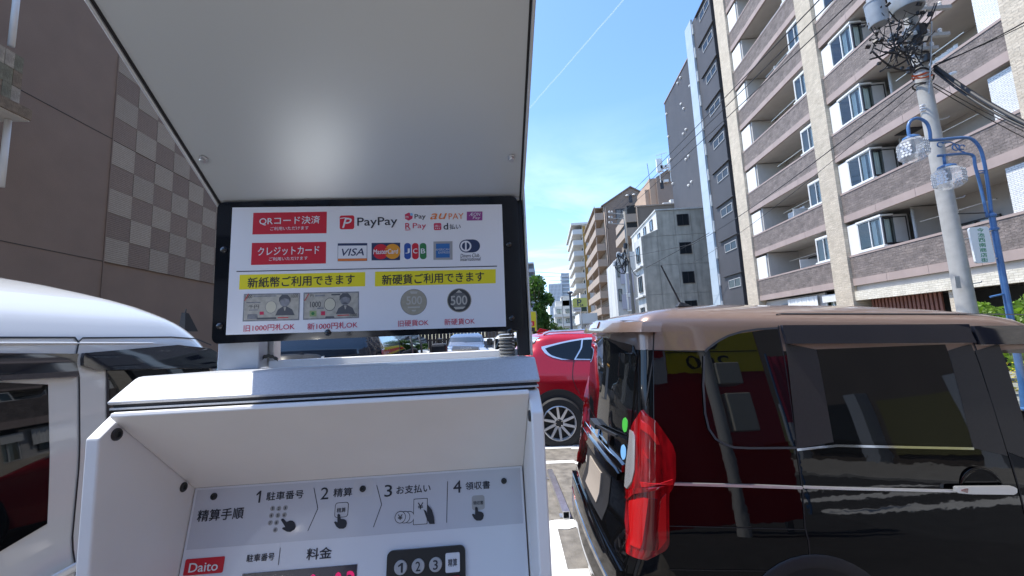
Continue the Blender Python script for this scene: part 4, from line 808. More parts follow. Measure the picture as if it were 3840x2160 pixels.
wsA = win_set(.98, 1.12, M_frame, 1, .035, .07, (.48, .97)); wsB = win_set(1.24, 1.20, M_frame, 1, .04, .07, (.44, .96)); wsE = win_set(.92, 1.10, M_dframe, 0, .05, .05, (.1, .7)); wsD = win_set(1.6, 1.15, M_dframe, 1, .05, .06, (.6, .95))
pm_ = {}
def shared(key, name, m, dims):
    if key not in pm_: pm_[key] = boxmesh(name, m, *dims)
    return pm_[key]
BAYS = ((20.0, 26.77, 'A'), (11.82, 18.95, 'B'), (3.6, 10.70, 'A'), (-4.6, 2.5, 'B'))
m_vent = MB().lathe([(.085, 0), (.085, .03), (.05, .05), (.0001, .05)], (0, 0, 0), (-1, 0, 0), 12).mesh('vent', M_dframe, smooth=40)
m_ac = MB().box(0, .32, 0, .85, 0, .62).mesh('air_conditioner', M_screen)
m_pipe = MB().tube([(0, 0, 0), (0, 0, 2.5)], .05, 10).mesh('drain_pipe', M_pipe, smooth=True)
m_rod = MB().tube([(0, 0, 0), (0, 2.6, 0)], .018, 6).mesh('laundry_rod', M_zinc)
m_laundry = wave_mesh('laundry', 0, 1.5, 0, .8, 0, M_screen, 24, .05)
for (y0, y1, ty) in BAYS:
    L = y1 - y0
    for i in range(NF):
        zb = AZ + FH * i; nfl = y0 < 3.7
        inst(shared(('slab', L), 'balcony_slab', M_ceil, (0, 2.0, 0, L, 0, .20)), 'balcony_slab', ap, AL(XA + .10, y0, zb + .012))
        pl_n = 4
        for k in range(pl_n): inst(shared(('band', L), 'band_panel', M_band, (0, .10, .006, L / pl_n - .006, 0, .31)), 'band_panel', ap, AL(XA - .02, y0 + L / pl_n * k, zb))
        inst(shared(('par', L), 'parapet', T_mauve, (0, .14, 0, L, 0, .95)), 'parapet', ap, AL(XA, y0, zb + .312))
        inst(shared(('cop', L), 'coping', M_band, (-.02, .17, 0, L, 0, .085)), 'coping', ap, AL(XA, y0, zb + 1.264))
        inst(shared(('bw', L), 'back_wall', M_wall, (0, .2, 0, L, 0, FH - .2)), 'back_wall', ap, AL(XA + 1.9, y0, zb + .214))
        if nfl and i > 6: continue
        if ty == 'A':
            inst(shared('scrA', 'screen_panel', M_screen, (0, .06, 0, 1.06, 0, 1.36)), 'screen_panel', ap, AL(XA + .04, y1 - 1.10, zb + 1.352))
            inst(shared('sw', 'side_wall', M_wall, (0, 1.8, 0, .12, 0, 2.6)), 'side_wall', ap, AL(XA + .12, y1 - 1.22, zb + .214))
            inst(shared('bxA', 'bay_window', M_screen, (0, 1.7, 0, 1.06, 0, 1.24)), 'bay_window', ap, AL(XA + .48, y0 + .004, zb + 1.352))
            inst(shared('slA', 'bay_sill', M_screen, (0, .56, 0, 1.16, 0, .07)), 'bay_sill', ap, AL(XA - .03, y0 + .004, zb + 1.352)); inst(shared('slA2', 'bay_head', M_screen, (0, .50, 0, 1.06, 0, .09)), 'bay_head', ap, AL(XA + .02, y0 + .004, zb + 2.545))
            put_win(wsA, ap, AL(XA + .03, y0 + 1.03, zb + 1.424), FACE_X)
            inst(shared('scA', 'bay_side', M_screen, (0, .50, 0, .03, 0, 1.12)), 'bay_side', ap, AL(XA + .02, y0 + 1.034, zb + 1.424))
            if i % 3 != 1: put_win(wsD, ap, AL(XA + 1.82, y0 + 4.6, zb + 1.1), FACE_X)
            if i in (0, 1, 2, 5): inst(m_ac, 'air_conditioner', ap, AL(XA + 1.2, y0 + 2.3, zb + 1.05))
            if i in (0, 1, 4): inst(shared('prt', 'partition_board', M_screen, (0, 1.4, 0, .03, 0, 1.7)), 'partition_board', ap, AL(XA + .3, y0 + 2.9, zb + .214))
            inst(m_vent, 'vent', ap, AL(XA + 1.9, y0 + 1.8, zb + 2.1))
            if i in (1, 4, 6): inst(m_laundry, 'laundry', ap, AL(XA + .9, y0 + 4.4, zb + 1.25), FACE_X)
            inst(m_rod, 'laundry_rod', ap, AL(XA + .55, y0 + 1.6, zb + 2.05))
            if i % 2 == 0: inst(shared('hatch', 'escape_hatch', M_dframe, (0, .6, 0, .6, 0, .03)), 'escape_hatch', ap, AL(XA + .7, y0 + 1.5, zb + FH - .03))
        else:
            inst(shared('pnB', 'screen_panel', M_screen, (0, .05, 0, .56, 0, 1.34)), 'screen_panel', ap, AL(XA + .06, y1 - .57, zb + 1.352))
            inst(shared('bxB', 'bay_window', M_wall, (0, .54, 0, 1.30, 0, 1.30)), 'bay_window', ap, AL(XA + .48, y1 - 1.90, zb + 1.352))
            inst(shared('slB', 'bay_sill', M_screen, (0, .56, 0, 1.36, 0, .07)), 'bay_sill', ap, AL(XA - .03, y1 - 1.92, zb + 1.352)); inst(shared('slB2', 'bay_head', M_screen, (0, .50, 0, 1.32, 0, .07)), 'bay_head', ap, AL(XA + .0, y1 - 1.90, zb + 2.624))
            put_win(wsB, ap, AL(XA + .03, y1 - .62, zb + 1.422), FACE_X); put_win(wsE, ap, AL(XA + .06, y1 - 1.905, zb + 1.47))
            inst(m_pipe, 'drain_pipe', ap, AL(XA + .75, y1 - 2.45, zb + .25)); inst(shared('sw', 'side_wall', M_wall, (0, 1.8, 0, .12, 0, 2.6)), 'side_wall', ap, AL(XA + 1.0, y1 - 2.25, zb + .214))
            inst(shared('louB', 'louver_panel', T_white, (0, .08, 0, .80, 0, 1.38)), 'louver_panel', ap, AL(XA + .10, y0 + .02, zb + 1.352))
            inst(m_rod, 'laundry_rod', ap, AL(XA + .55, y0 + 1.6, zb + 2.05))
            if i in (2, 5): inst(m_laundry, 'laundry', ap, AL(XA + .8, y0 + 3.6, zb + 1.2), FACE_X)
            for vy in (1.35, 1.9): inst(m_vent, 'vent', ap, AL(XA + 1.9, y0 + vy, zb + 2.05))
            if i in (0, 2, 3): put_win(wsD, ap, AL(XA + 1.82, y0 + 4.4, zb + .7), FACE_X)
            inst(shared('hatch', 'escape_hatch', M_dframe, (0, .6, 0, .6, 0, .03)), 'escape_hatch', ap, AL(XA + .5, y0 + 4.0, zb + FH - .03)) if i % 2 else None
b = MB(); b.box(XA - .05, XA + 12, -5.7, 28.1, top, top + .35); b.build('roof_slab', M_ceil, ap)
b = MB(); b.box(XA + 2.15, XA + 12, -5.6, 28.0, -.2, top - .01); b.build('core', M_wall, ap)
# ground floor
b = MB(); b.box(XA + .1, XA + .5, 20.0, 26.77, -.2, 1.2); b.build('base_wall', T_cream, ap)
wsG = win_set(1.0, 1.5, M_frame, 1, .05, .07, (.1, .9))
put_win(wsG, ap, AL(XA + .2, 21.15, 1.25), FACE_X); b = MB(); [b.box(XA + .1, XA + .2, 20.02, 21.25, 2.60 + .06 * k, 2.652 + .06 * k) for k in range(6)]; b.build('shutter_box', M_screen, ap)
b = MB(); b.box(XA + .3, XA + .4, 21.3, 26.7, 1.2, 3.1); b.build('ground_wall', M_wall, ap)
for y in (22.6, 24.0): put_win(wsD, ap, AL(XA + .22, y + 1.0, 1.6), FACE_X, back=True)
for k, y in enumerate((22.0, 23.0)): inst(m_laundry, 'awning', ap, AL(XA + .15, y + 1.2, 2.2), FACE_X)
b = MB(); b.box(XA - .02, XA + .3, 11.82, 18.95, 2.52, 2.92); b.build('beam', T_beam, ap)
b = MB(); b.box(XA + .1, XA + .3, 11.82, 18.95, 2.925, 3.165); b.build('lintel', M_wall, ap)
m_slat = boxmesh('slat', mat('red_brown_slat', (.20, .075, .05), .6, noise=.2, nscale=5), 0, .06, 0, .10, 0, 2.7)
for k in range(18): inst(m_slat, 'slat', ap, AL(XA + .35, 15.5 + k * .175, -.18))
b = MB(); b.box(XA + 1.2, XA + 1.4, 11.82, 18.95, -.2, 2.5); b.build('garage_wall', M_blackin, ap)
b = MB(); b.box(XA + .1, XA + .5, 14.6, 14.95, -.2, 2.5); b.build('pier', T_cream, ap)
tag(ap, None)

# ================================================================== dark grey tower with slit windows
M_dk = mat('dark_grey_cladding', (.060, .059, .066), .65, noise=.12, nscale=.8, bump=.15, bscale=20, dirt=(.35, .35))
M_dk2 = mat('black_cladding', (.018, .018, .02), .5)
db = thing('office_tower', 'dark grey tower with small slit windows and a pale vertical strip beside the apartment house', 'building', (XA, 31, -.2))
D0 = Vector((XA, 31, -.2))
b = MB(); b.box(XA, XA + 12, 28.85, 33.5, -.2, 27.1); b.build('front_wall', M_dk, db)
b = MB(); b.box(XA + .35, XA + 12, 28.13, 28.845, -.2, 26.6); b.build('side_recess', M_dk2, db)
b = MB(); b.box(17.5, XA + 12, 33.52, 51.7, -.2, 31.2); b.build('rear_wall', M_dk, db)
b = MB(); b.box(17.42, XA + 12.1, 33.5, 51.8, 31.2, 31.3); b.build('roof_edge', M_band, db)
m_sp = boxmesh('strip_panel', mat('pale_strip_panel', (.40, .47, .53), .35, noise=.06, nscale=1, dirt=(.15, .6)), -.16, 0, 0, 1.32, 0, 2.10)
for k in range(13): inst(m_sp, 'strip_panel', db, Vector((XA - .004, 32.18, -.1 + 2.11 * k)) - D0)
m_cl = boxmesh('strip_clip', M_screen, -.1, 0, 0, .07, 0, .9)
for k in range(13): inst(m_cl, 'strip_clip', db, Vector((XA - .004, 32.08, .6 + 2.11 * k)) - D0)
wsS = win_set(1.80, .62, mat('slit_frame', (.42, .42, .42), .5), 1, .045, .06, gm=M_slit); z1f = lambda x, y: (2600 + x / 2.415, y / 2.415); z2f = lambda x, y: (2600 + x / 2.415, 600 + y / 2.415)
zz = [on_x(z2f(275, 130), XA).z, on_x(z2f(315, 455), XA).z, on_x(z2f(350, 780), XA).z, on_x(z2f(387, 1112), XA).z]; pitch = (zz[0] - zz[3]) / 3
for k in range(-1, 9):
    z = zz[3] + pitch * k
    if z + .6 > 26.9: break
    put_win(wsS, db, Vector((XA - .045, 30.76, z - .31)) - D0, FACE_X)
    inst(shared('ledge', 'window_hood', M_dk, (-.14, 0, 0, 2.9, 0, .07)), 'window_hood', db, Vector((XA, 28.5, z + .62)) - D0)
m_cap = MB().lathe([(.13, 0), (.13, .10), (.10, .17), (.0001, .19)], (0, 0, 0), (-1, 0, -.25), 12).mesh('vent_cap', M_screen, smooth=40)
r2 = lambda x, y: (2400 + x / 1.207, y / 1.207)
for q in ((185, 350), (173, 375), (122, 515), (188, 470), (200, 490), (130, 618), (198, 605), (210, 585), (140, 720), (222, 705), (210, 720), (150, 830), (235, 822), (222, 838), (228, 388)):
    inst(m_cap, 'vent_cap', db, on_x(r2(*q), 17.5) - D0)

# ================================================================== bare concrete building
M_cc = mat('weathered_concrete', (.47, .445, .385), .85, noise=.16, nscale=1.3, bump=.2, bscale=12, dirt=(.6, 2.2))
M_wp = mat('weathered_white_paint', (.58, .58, .56), .7, noise=.06, nscale=2, dirt=(.5, 1.2))
cbz = thing('concrete_building', 'bare grey concrete building with dark square windows and rain stains', 'building', (10.3, 41, -.2)); C0 = Vector((10.3, 41, -.2))
b = MB(); b.prism([(x, 41.06, z) for x, z in [(10.3, -.2), (10.3, 11.1), (12.0, 11.75), (12.0, -.2)]], (0, 3.2, 0)); b.build('wall', M_wp, cbz)
b = MB(); b.prism([(x, 41.06, z) for x, z in [(12.0, -.2), (12.0, 13.68), (17.2, 13.6), (17.2, -.2)]], (0, 11.4, 0)); b.build('wall', M_wp, cbz)
colx = [10.3, 11.9, 13.75, 15.35, 17.2]; rowz = [-.2, 2.2, 5.12, 8.05, 11.02]
for xa, xb in zip(colx[:-1], colx[1:]):
    for za, zb in zip(rowz[:-1], rowz[1:]): b = MB(); b.box(xa + .012, xb - .012, 40.98, 41.055, za + .012, zb - .012); b.build('concrete_panel', M_cc, cbz)
for xa, xb, zt in ((12.0, 13.75, 13.6), (13.75, 15.35, 13.57), (15.35, 17.2, 13.55)): b = MB(); b.box(xa + .012, xb - .012, 40.98, 41.055, 11.044, zt); b.build('concrete_panel', M_cc, cbz)
b = MB(); b.prism([(10.35, 40.98, 11.03), (11.988, 40.98, 11.03), (11.988, 40.98, 11.70)], (0, .07, 0)); b.build('concrete_panel', M_cc, cbz)
b = MB(); b.prism([(11.9, 40.9, 13.66), (17.3, 40.9, 13.58), (17.3, 40.9, 13.72), (11.9, 40.9, 13.80)], (0, 11.8, 0)); b.build('roof_edge', M_wp, cbz)
wsC = win_set(1.14, 1.16, M_dframe, 1, .05, .06, gm=M_slit)
for z in (11.96, 9.06, 6.10, 3.2): put_win(wsC, cbz, Vector((13.98, 40.90, z)) - C0)
wsF = win_set(1.5, 1.6, M_dframe, 1, .06, .08); wsF2 = win_set(1.0, 1.1, M_dframe, 0, .06, .08)
for y in (43.4, 46.2, 49.0): put_win(wsF2, cbz, Vector((11.9, y, 12.1)) - C0, FACE_X)
for z in (8.7, 5.6, 2.4):
    for y in (43.3,): put_win(wsF, cbz, Vector((10.2, y, z)) - C0, FACE_X)
b = MB(); b.box(10.0, 10.28, 41.0, 44.2, 8.0, 8.12); b.box(10.0, 10.28, 41, 44.2, 5.0, 5.12); b.build('ledge', M_wp, cbz)

# ================================================================== farther buildings along the street
zt = lambda x, y: (2000 + x / 2.415, 700 + y / 2.415); zcx = lambda x, y: (2300 + x / 2.23, 550 + y / 2.23)
def xz(p, Y): q = on_y(p, Y); return q.x, q.z
M_tan = tile_mat('tan_brick', (.27, .21, .165), (.24, .185, .145), (.19, .15, .12), .4, .2, (0, 2), .008, .2, .85, blot=.08); M_tanl = mat('tan_balcony', (.38, .305, .245), .8, noise=.06, nscale=1)
Yg = 79.0
g = [xz(zt(630, 172), Yg), xz(zt(875, 8), Yg)]; gl, gr = g[0][0], 2 * g[1][0] - g[0][0]
tb = thing('gabled_apartment', 'tan brick apartment house with a pointed gable and balconies on its street side', 'apartment building', (gl, Yg, -.2)); T0 = Vector((gl, Yg, -.2))
b = MB(); b.prism([(gl, Yg, -.2), (gr + 2, Yg, -.2), (gr + 2, Yg, g[0][1]), (gr, Yg, g[0][1]), (g[1][0], Yg, g[1][1]), (gl, Yg, g[0][1])], (0, 22, 0)); b.build('wall', M_tan, tb)
hw = .5; b = MB()
for s_ in (-1, 1):
    xe = gl - .4 if s_ < 0 else gr + .4; b.hexa([(xe, Yg - .3, g[0][1] - .28), (g[1][0], Yg - .3, g[1][1] + .02), (g[1][0], Yg + 22, g[1][1] + .02), (xe, Yg + 22, g[0][1] - .28)], [(xe, Yg - .3, g[0][1] - .05), (g[1][0], Yg - .3, g[1][1] + .25), (g[1][0], Yg + 22, g[1][1] + .25), (xe, Yg + 22, g[0][1] - .05)])
b.build('roof', mat('brown_roof', (.20, .16, .13), .7), tb)
bz = [xz(zt(*p), Yg)[1] for p in ((580, 430), (590, 585), (600, 740), (610, 880), (620, 1005), (625, 1145))]; bp = (bz[0] - bz[-1]) / 5
m_bal = MB(); m_bal.box(-1.75, -.01, 0, 20, -.22, 0); m_bal.box(-1.75, -1.62, 0, 20, 0, 1.15); m_bal.box(-1.62, -.01, 0, .12, 0, 1.15); m_bal = m_bal.mesh('balcony', M_tanl)
m_rec = boxmesh('balcony_shade', mat('balcony_dark_wall', (.12, .09, .075), .8), -.05, -.008, .3, 19.5, 0, 2.6)
m_bpl = boxmesh('balcony_post', M_tanl, -1.74, -1.6, 0, .14, 1.15, 2.6)
for k in range(-1, 8):
    z = bz[-1] + bp * k
    if z + 1.2 > g[0][1] - .3: break
    inst(m_bal, 'balcony', tb, Vector((gl, Yg + .05, z)) - T0); 
    for yy in (0.2, 10): inst(m_bpl, 'balcony_post', tb, Vector((gl, Yg + .05 + yy, z)) - T0)
b = MB(); b.box(gl - 1.9, gl, Yg + .1, Yg + 20, g[0][1] - .45, g[0][1] - .3); b.build('eave', M_tanl, tb)
for dx in (.12, .42): b = MB(); b.tube([(gl + dx, Yg - .12, 0), (gl + dx, Yg - .12, g[0][1] - .3)], .08, 8); b.build('drain_pipe', M_tanl, tb, smooth=True)
wx0, wz1 = xz(zt(742, 205), Yg); wx1, wz0 = xz(zt(853, 290), Yg); put_win(win_set(wx1 - wx0, wz1 - wz0, M_dframe, 1, .15, .1), tb, Vector((wx0, Yg - .11, wz0)) - T0)
wx0, wz1 = xz(zt(862, 70), Yg); wx1, wz0 = xz(zt(898, 145), Yg); b = MB(); b.prism([(wx0, Yg - .06, wz0), (wx1, Yg - .06, wz0), (wx1, Yg - .06, wz1 - .5), ((wx0 + wx1) / 2, Yg - .06, wz1), (wx0, Yg - .06, wz1 - .5)], (0, .05, 0)); b.build('gable_window', M_dframe, tb)
for q in ((846, 88), (906, 80)): x, z = xz(zt(*q), Yg); b = MB(); b.lathe([(.35, 0), (.3, .15), (.0001, .3)], (x, Yg - .3, z), (0, 0, 1), 10); b.build('gable_lamp', M_screen, tb)
# white house with balconies and an ochre stripe
Yw = 106.0; wl_, wtz = xz(zt(440, 348), Yw); wr_, _ = xz(zt(560, 340), Yw); wc_, _ = xz(zt(383, 352), Yw)
M_wh = mat('white_render', (.66, .65, .62), .8, noise=.05, nscale=.5, dirt=(.2, .3))
wb = thing('white_apartment', 'white apartment block with stepped white balconies and an ochre stripe beyond the gabled house', 'apartment building', (wl_, Yw, -.2)); W0 = Vector((wl_, Yw, -.2))
b = MB(); b.box(wl_, wr_ + 8, Yw, Yw + 24, -.2, wtz); b.build('wall', M_wh, wb)
b = MB(); b.box(wl_ - 2.9, wr_ + 8, Yw - .5, Yw + 24, wtz + .005, wtz + .6); b.build('roof_slab', M_wh, wb)
sx_ = xz(zt(455, 600), Yw)[0]; b = MB(); b.box(wl_ + .05, wl_ + (sx_ - wl_) + .9, Yw - .06, Yw - .005, 0, wtz - .3); b.build('ochre_stripe', mat('ochre_paint', (.42, .24, .06), .8), wb)
bzw = [xz(zt(*p), Yw)[1] for p in ((400, 520), (415, 915))]; bpw = (bzw[0] - bzw[1]) / 4
m_bw = MB(); m_bw.box(-2.6, -.01, 0, 5.6, -.2, 0); m_bw.box(-2.6, -2.45, 0, 5.6, 0, 1.1); m_bw.box(-2.45, -.01, 0, .15, 0, 1.1); m_bw = m_bw.mesh('balcony', M_wh)
m_bd = boxmesh('balcony_door', M_blackin, -.06, -.008, 1.2, 4.4, .05, 2.2)
for k in range(-3, 8):
    z = bzw[1] + bpw * k
    if z + 2 > wtz: break
    for j in range(4): inst(m_bw, 'balcony', wb, Vector((wl_, Yw + .1 + j * 5.9, z)) - W0); inst(m_bd, 'balcony_door', wb, Vector((wl_, Yw + .1 + j * 5.9, z)) - W0)
# brown block with rooftop aerials
Yb = 66.0; q0, q1, q2, q3 = xz(zcx(302, 262), Yb), xz(zcx(355, 235), Yb), xz(zcx(455, 188), Yb), xz(zcx(500, 200), Yb)
M_br = mat('brown_render', (.28, .215, .175), .8, noise=.07, nscale=.5); M_brl = mat('orange_brown_render', (.43, .31, .225), .8, noise=.05, nscale=.5)
bb_ = thing('brown_block', 'brown block with white rooftop aerials half hidden by the dark tower', 'building', (q0[0], Yb, -.2)); B0 = Vector((q0[0], Yb, -.2))
b = MB(); b.prism([(q1[0], Yb, -.2), (q3[0] + 6, Yb, -.2), (q3[0] + 6, Yb, q2[1]), (q2[0], Yb, q2[1]), (q1[0], Yb, q1[1] - .4)], (0, 10, 0)); b.build('wall', M_br, bb_)
b = MB(); b.box(q0[0], q1[0] - .01, Yb + .3, Yb + 9, -.2, q0[1]); b.build('street_wall', M_brl, bb_)
q4 = xz(zcx(270, 350), Yb); b = MB(); b.box(q4[0], q0[0] - .01, Yb + .6, Yb + 8, -.2, q4[1]); b.build('stair_block', M_brl, bb_)
for (x, y0_, y1_, wdt) in ((375, 110, 305, .9), (462, 105, 300, .55), (440, 160, 200, .5), (410, 165, 215, .9)):
    xa, za = xz(zcx(x, y0_), Yb); _, zb = xz(zcx(x, y1_), Yb); b = MB(); b.box(xa - wdt / 2, xa + wdt / 2, Yb - .5, Yb - .05, zb + (za - zb) * .45, za); b.tube([(xa, Yb - .2, zb), (xa, Yb - .2, za)], .07, 6); b.build('rooftop_aerial', M_screen, bb_)
x, za = xz(zcx(415, 40), Yb); _, zb = xz(zcx(415, 170), Yb); b = MB(); b.tube([(x, Yb + 1, zb), (x, Yb + 1, za)], .05, 6); b.tube([(x - .9, Yb + 1, za - .2), (x + .9, Yb + 1, za + .2)], .03, 5); [b.tube([(x - .8 + .4 * k, Yb + .6, za - .15 + .08 * k), (x - .8 + .4 * k, Yb + 1.4, za - .15 + .08 * k)], .02, 4) for k in range(5)]; b.build('television_aerial', M_zinc, bb_)
x, za = xz(zcx(295, 120), Yb); _, zb = xz(zcx(305, 262), Yb); b = MB(); b.tube([(x + .2, Yb + 1, zb - .1), (x, Yb + 1, za)], .04, 6); b.build('lightning_rod', M_plastic, bb_)
x, z = xz(zcx(403, 285), Yb); b = MB(); b.box(x - .25, x + .25, Yb - .05, Yb - .003, z - 1.4, z); b.build('window', M_dframe, bb_); x, z = xz(zcx(438, 283), Yb); b = MB(); b.box(x - .4, x + .3, Yb - .5, Yb - .01, z - .4, z); b.build('air_conditioner', M_screen, bb_)
# small brown house between
Ys = 58.0; s0, s1 = xz(zcx(188, 505), Ys), xz(zcx(500, 505), Ys)
sm = thing('small_brown_house', 'low brown house with side balconies between the gabled house and the concrete building', 'building', (s0[0], Ys, -.2)); S0 = Vector((s0[0], Ys, -.2))
b = MB(); b.box(s0[0], s1[0] + 2, Ys, Ys + 12, -.2, s0[1]); b.build('wall', mat('olive_brown_render', (.22, .18, .145), .8, noise=.08, nscale=.6), sm)
b = MB(); b.box(s0[0] - .1, s1[0] + 2, Ys - .1, Ys + 12, s0[1] + .004, s0[1] + .18); b.build('roof_edge', M_tanl, sm)
b = MB(); b.tube([(s0[0] + .1, Ys - .1, 0), (s0[0] + .1, Ys - .1, s0[1])], .09, 8); b.build('drain_pipe', M_tanl, sm)
for yy in (575, 690):
    x0_, z = xz(zcx(105, yy + 40), Ys); b = MB(); b.box(x0_, s0[0] - .01, Ys, Ys + 8, z - .3, z + .9); b.build('balcony', M_tanl, sm)
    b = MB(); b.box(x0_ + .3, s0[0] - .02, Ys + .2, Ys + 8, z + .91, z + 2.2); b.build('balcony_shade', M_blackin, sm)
x, z = xz(zcx(465, 470), Ys); b = MB(); b.box(x - .7, x + .3, Ys + .3, Ys + 1, s0[1] + .2, z + .2); b.box(x + .35, x + .8, Ys + .3, Ys + 1, s0[1] + .2, z + .6); b.build('rooftop_unit', M_screen, sm)
# narrow white house with framed panels
Yn = 47.0; n0, n1 = xz(zt(735, 675), Yn), xz(zt(935, 675), Yn)
nh = thing('narrow_white_house', 'narrow white house with lilac panels in white frames left of the concrete building', 'building', (n0[0], Yn, -.2)); N0 = Vector((n0[0], Yn, -.2))
b = MB(); b.prism([(n0[0], Yn, -.2), (n1[0], Yn, -.2), (n1[0], Yn, n0[1] + 1), (n0[0] + 1, Yn, n0[1] + 1), (n0[0], Yn, n0[1])], (0, 6, 0)); b.build('wall', M_wp, nh)
M_lil = mat('lilac_panel', (.40, .40, .47), .5)
for (x0_, y0_, x1_, y1_) in ((785, 730, 835, 880), (800, 975, 860, 1110), (845, 790, 920, 960), (862, 1000, 930, 1110)):
    xa, za = xz(zt(x0_, y0_), Yn - .15); xb, zb = xz(zt(x1_, y1_), Yn - .15); b = MB(); b.box(xa, xb, Yn - .15, Yn - .06, zb, za); b.build('lilac_panel', M_lil, nh)
    if x0_ > 840: b = MB(); b.box(xa - .25, xa - .01, Yn - .2, Yn - .03, zb, za); b.box(xa - .25, xb - .4, Yn - .2, Yn - .03, za + .005, za + .22); b.box(xa - .25, xb - .3, Yn - .2, Yn - .03, zb - .22, zb - .005); b.build('panel_frame', M_screen, nh, bevel=.08)
for q in ((755, 705), (768, 920)): x, z = xz(zt(*q), Yn); put_win(win_set(.42, 1.4, M_dframe, 0, .06, .06), nh, Vector((x, Yn - .07, z - 1.5)) - N0)
# distant tower, pale block, low white house
Yt = 330.0; t0, t1, t2 = xz(zt(138, 885), Yt), xz(zt(255, 850), Yt), xz(zt(325, 822), Yt)
M_far = mat('far_grey_render', (.30, .33, .37), .8); M_farl = mat('far_pale_render', (.55, .57, .60), .8); M_fard = mat('far_balcony_shade', (.13, .15, .19), .8)
tw = thing('distant_tower', 'distant residential tower with white columns rising behind the roofs', 'apartment building', (t0[0], Yt, -.2)); 
b = MB(); b.box(t0[0], t1[0], Yt, Yt + 14, -.2, t0[1]); b.build('wall', M_fard, tw); b = MB(); b.box(t1[0] + .05, t2[0], Yt + 1, Yt + 22, -.2, t1[1] + 6); b.build('core', M_far, tw)
b = MB(); n_ = 15; H_ = t0[1]
for k in range(10): x = t0[0] + (t1[0] - t0[0] - .8) * k / 9; b.box(x, x + .8, Yt - .9, Yt - .01, 0, H_ + .5)
b.build('column_row', M_farl, tw); b = MB()
for k in range(17): z = H_ - 2.95 * k; b.box(t0[0], t1[0], Yt - .7, Yt - .02, z - 1.1, z - .1)
b.build('balcony_row', M_far, tw); b = MB()
for k in range(16): z = t1[1] + 4 - 3.1 * k; b.box(t1[0] + .5, t2[0] - .3, Yt + .4, Yt + .98, z - .9, z - .2)
b.build('balcony_row', M_farl, tw)
Yl = 150.0; l0 = xz((1958, 992), Yl); l1 = xz((2010, 992), Yl)
lb = thing('pale_block', 'pale grey block with long balconies above the street tree', 'apartment building', (l0[0], Yl, -.2)); lt = xz((1985, 992), Yl)[1]
b = MB(); b.box(l0[0] - 14, l1[0] - 1.2, Yl, Yl + 30, -.2, lt); b.build('wall', M_fard, lb); b = MB(); b.box(l0[0] - 15, l1[0] - .8, Yl - 2, Yl + 30, lt + .01, lt + .5); b.build('roof_slab', M_farl, lb)
for k in range(1, 8): b = MB(); z = lt - 2.9 * k; b.box(l0[0] - 14, l1[0] - .9, Yl - 1.8, Yl + 28, z - .25, z); b.box(l0[0] - 14, l1[0] - .9, Yl - 1.8, Yl - 1.65, z, z + 1.0); b.build('balcony', M_far, lb)
b = MB(); b.box(l1[0] - .5, l1[0] + 2.3, Yl + 34, Yl + 50, -.2, xz((2020, 1035), Yl + 34)[1]); b.build('annex', M_far, lb)
Yh = 120.0; h0 = xz(zt(190, 1085), Yh); h1 = xz(zt(335, 1060), Yh)
lw = thing('low_white_house', 'low white house with terraces below the distant tower', 'house', (h0[0], Yh, -.2)); H0 = Vector((h0[0], Yh, -.2))
b = MB(); b.box(h0[0], h1[0] + 3, Yh, Yh + 10, -.2, h0[1]); b.build('wall', M_wh, lw)
for dx, dz, ww in ((0.5, 1.7, 5), (2.2, 3.0, 3)): b = MB(); b.box(h0[0] + dx, h0[0] + dx + ww, Yh + 1, Yh + 8, h0[1] + .01, h0[1] + dz); b.build('upper_storey', M_wh, lw)
wsl = win_set(1.6, 1.3, M_dframe, 1, .08, .08)
for zz_ in (h0[1] - 2.2, h0[1] - 5): 
    for dx in (.6, 3.2, 5.6): put_win(wsl, lw, Vector((h0[0] + dx, Yh - .09, zz_)) - H0)
    b = MB(); b.box(h0[0] - .3, h1[0] + 3, Yh - 1.2, Yh - .1, zz_ - 1.0, zz_ - .2); b.build('terrace', M_wh, lw)
# white shed roof at the street corner, with a white gate
Yq = 62.; a_q = xz(zt(415, 1150), Yq); b_q = xz(zt(585, 1235), Yq)
cs = thing('corner_shop', 'low white shop with a flat canopy below the ochre striped apartment block', 'shop', (a_q[0], Yq, -.2))
b = MB(); b.box(a_q[0], b_q[0], Yq, Yq + 8, b_q[1], a_q[1]); b.build('fascia', M_wh, cs); b = MB(); b.box(a_q[0] + .3, b_q[0] - .1, Yq + .4, Yq + 8, -.2, b_q[1] - .01); b.build('wall', M_wall, cs); b = MB(); b.box(a_q[0] + .8, b_q[0] - .8, Yq + .3, Yq + .39, -.1, b_q[1] - .3); b.build('shop_window', M_blackin, cs)

# ================================================================== wall with chequered panels on the left (lot frame)
UB = -8.55
M_lw = mat('brown_wall_render', (.25, .182, .138), .85, noise=.07, nscale=1.5, bump=.25, bscale=70)
M_ck1 = tile_mat('ribbed_panel_light', (.43, .362, .28), (.40, .335, .26), (.31, .255, .195), 2.0, .045, (1, 2), .010, .6, .8, blot=.05)
M_ck2 = tile_mat('ribbed_panel_dark', (.285, .212, .163), (.27, .20, .152), (.20, .15, .115), 2.0, .045, (1, 2), .010, .6, .8, blot=.05)
lbm = thing('chequered_building', 'brown rendered building with a panel of chequered beige tiles behind the white minicar', 'building', lot(UB, 8, 0), LOT)
b = MB(); b.lbox(UB - 12, UB, 6.0, 9.62, 0, 12); b.build('wall', M_lw, lbm); b = MB(); b.lbox(UB - 12, UB - .03, 9.622, 40, 0, 3.735); b.build('base_wall', M_lw, lbm)
b = MB(); b.lbox(UB - 12, UB - .055, 9.622, 40, 3.737, 12); b.build('wall', M_lw, lbm)
L0 = WM[lbm].inverted()
tw_, th_ = .622, .58
m_t = [boxmesh('wall_tile', m, -.05, 0, .004, tw_ - .004, .004, th_ - .004) for m in (M_ck1, M_ck2)]
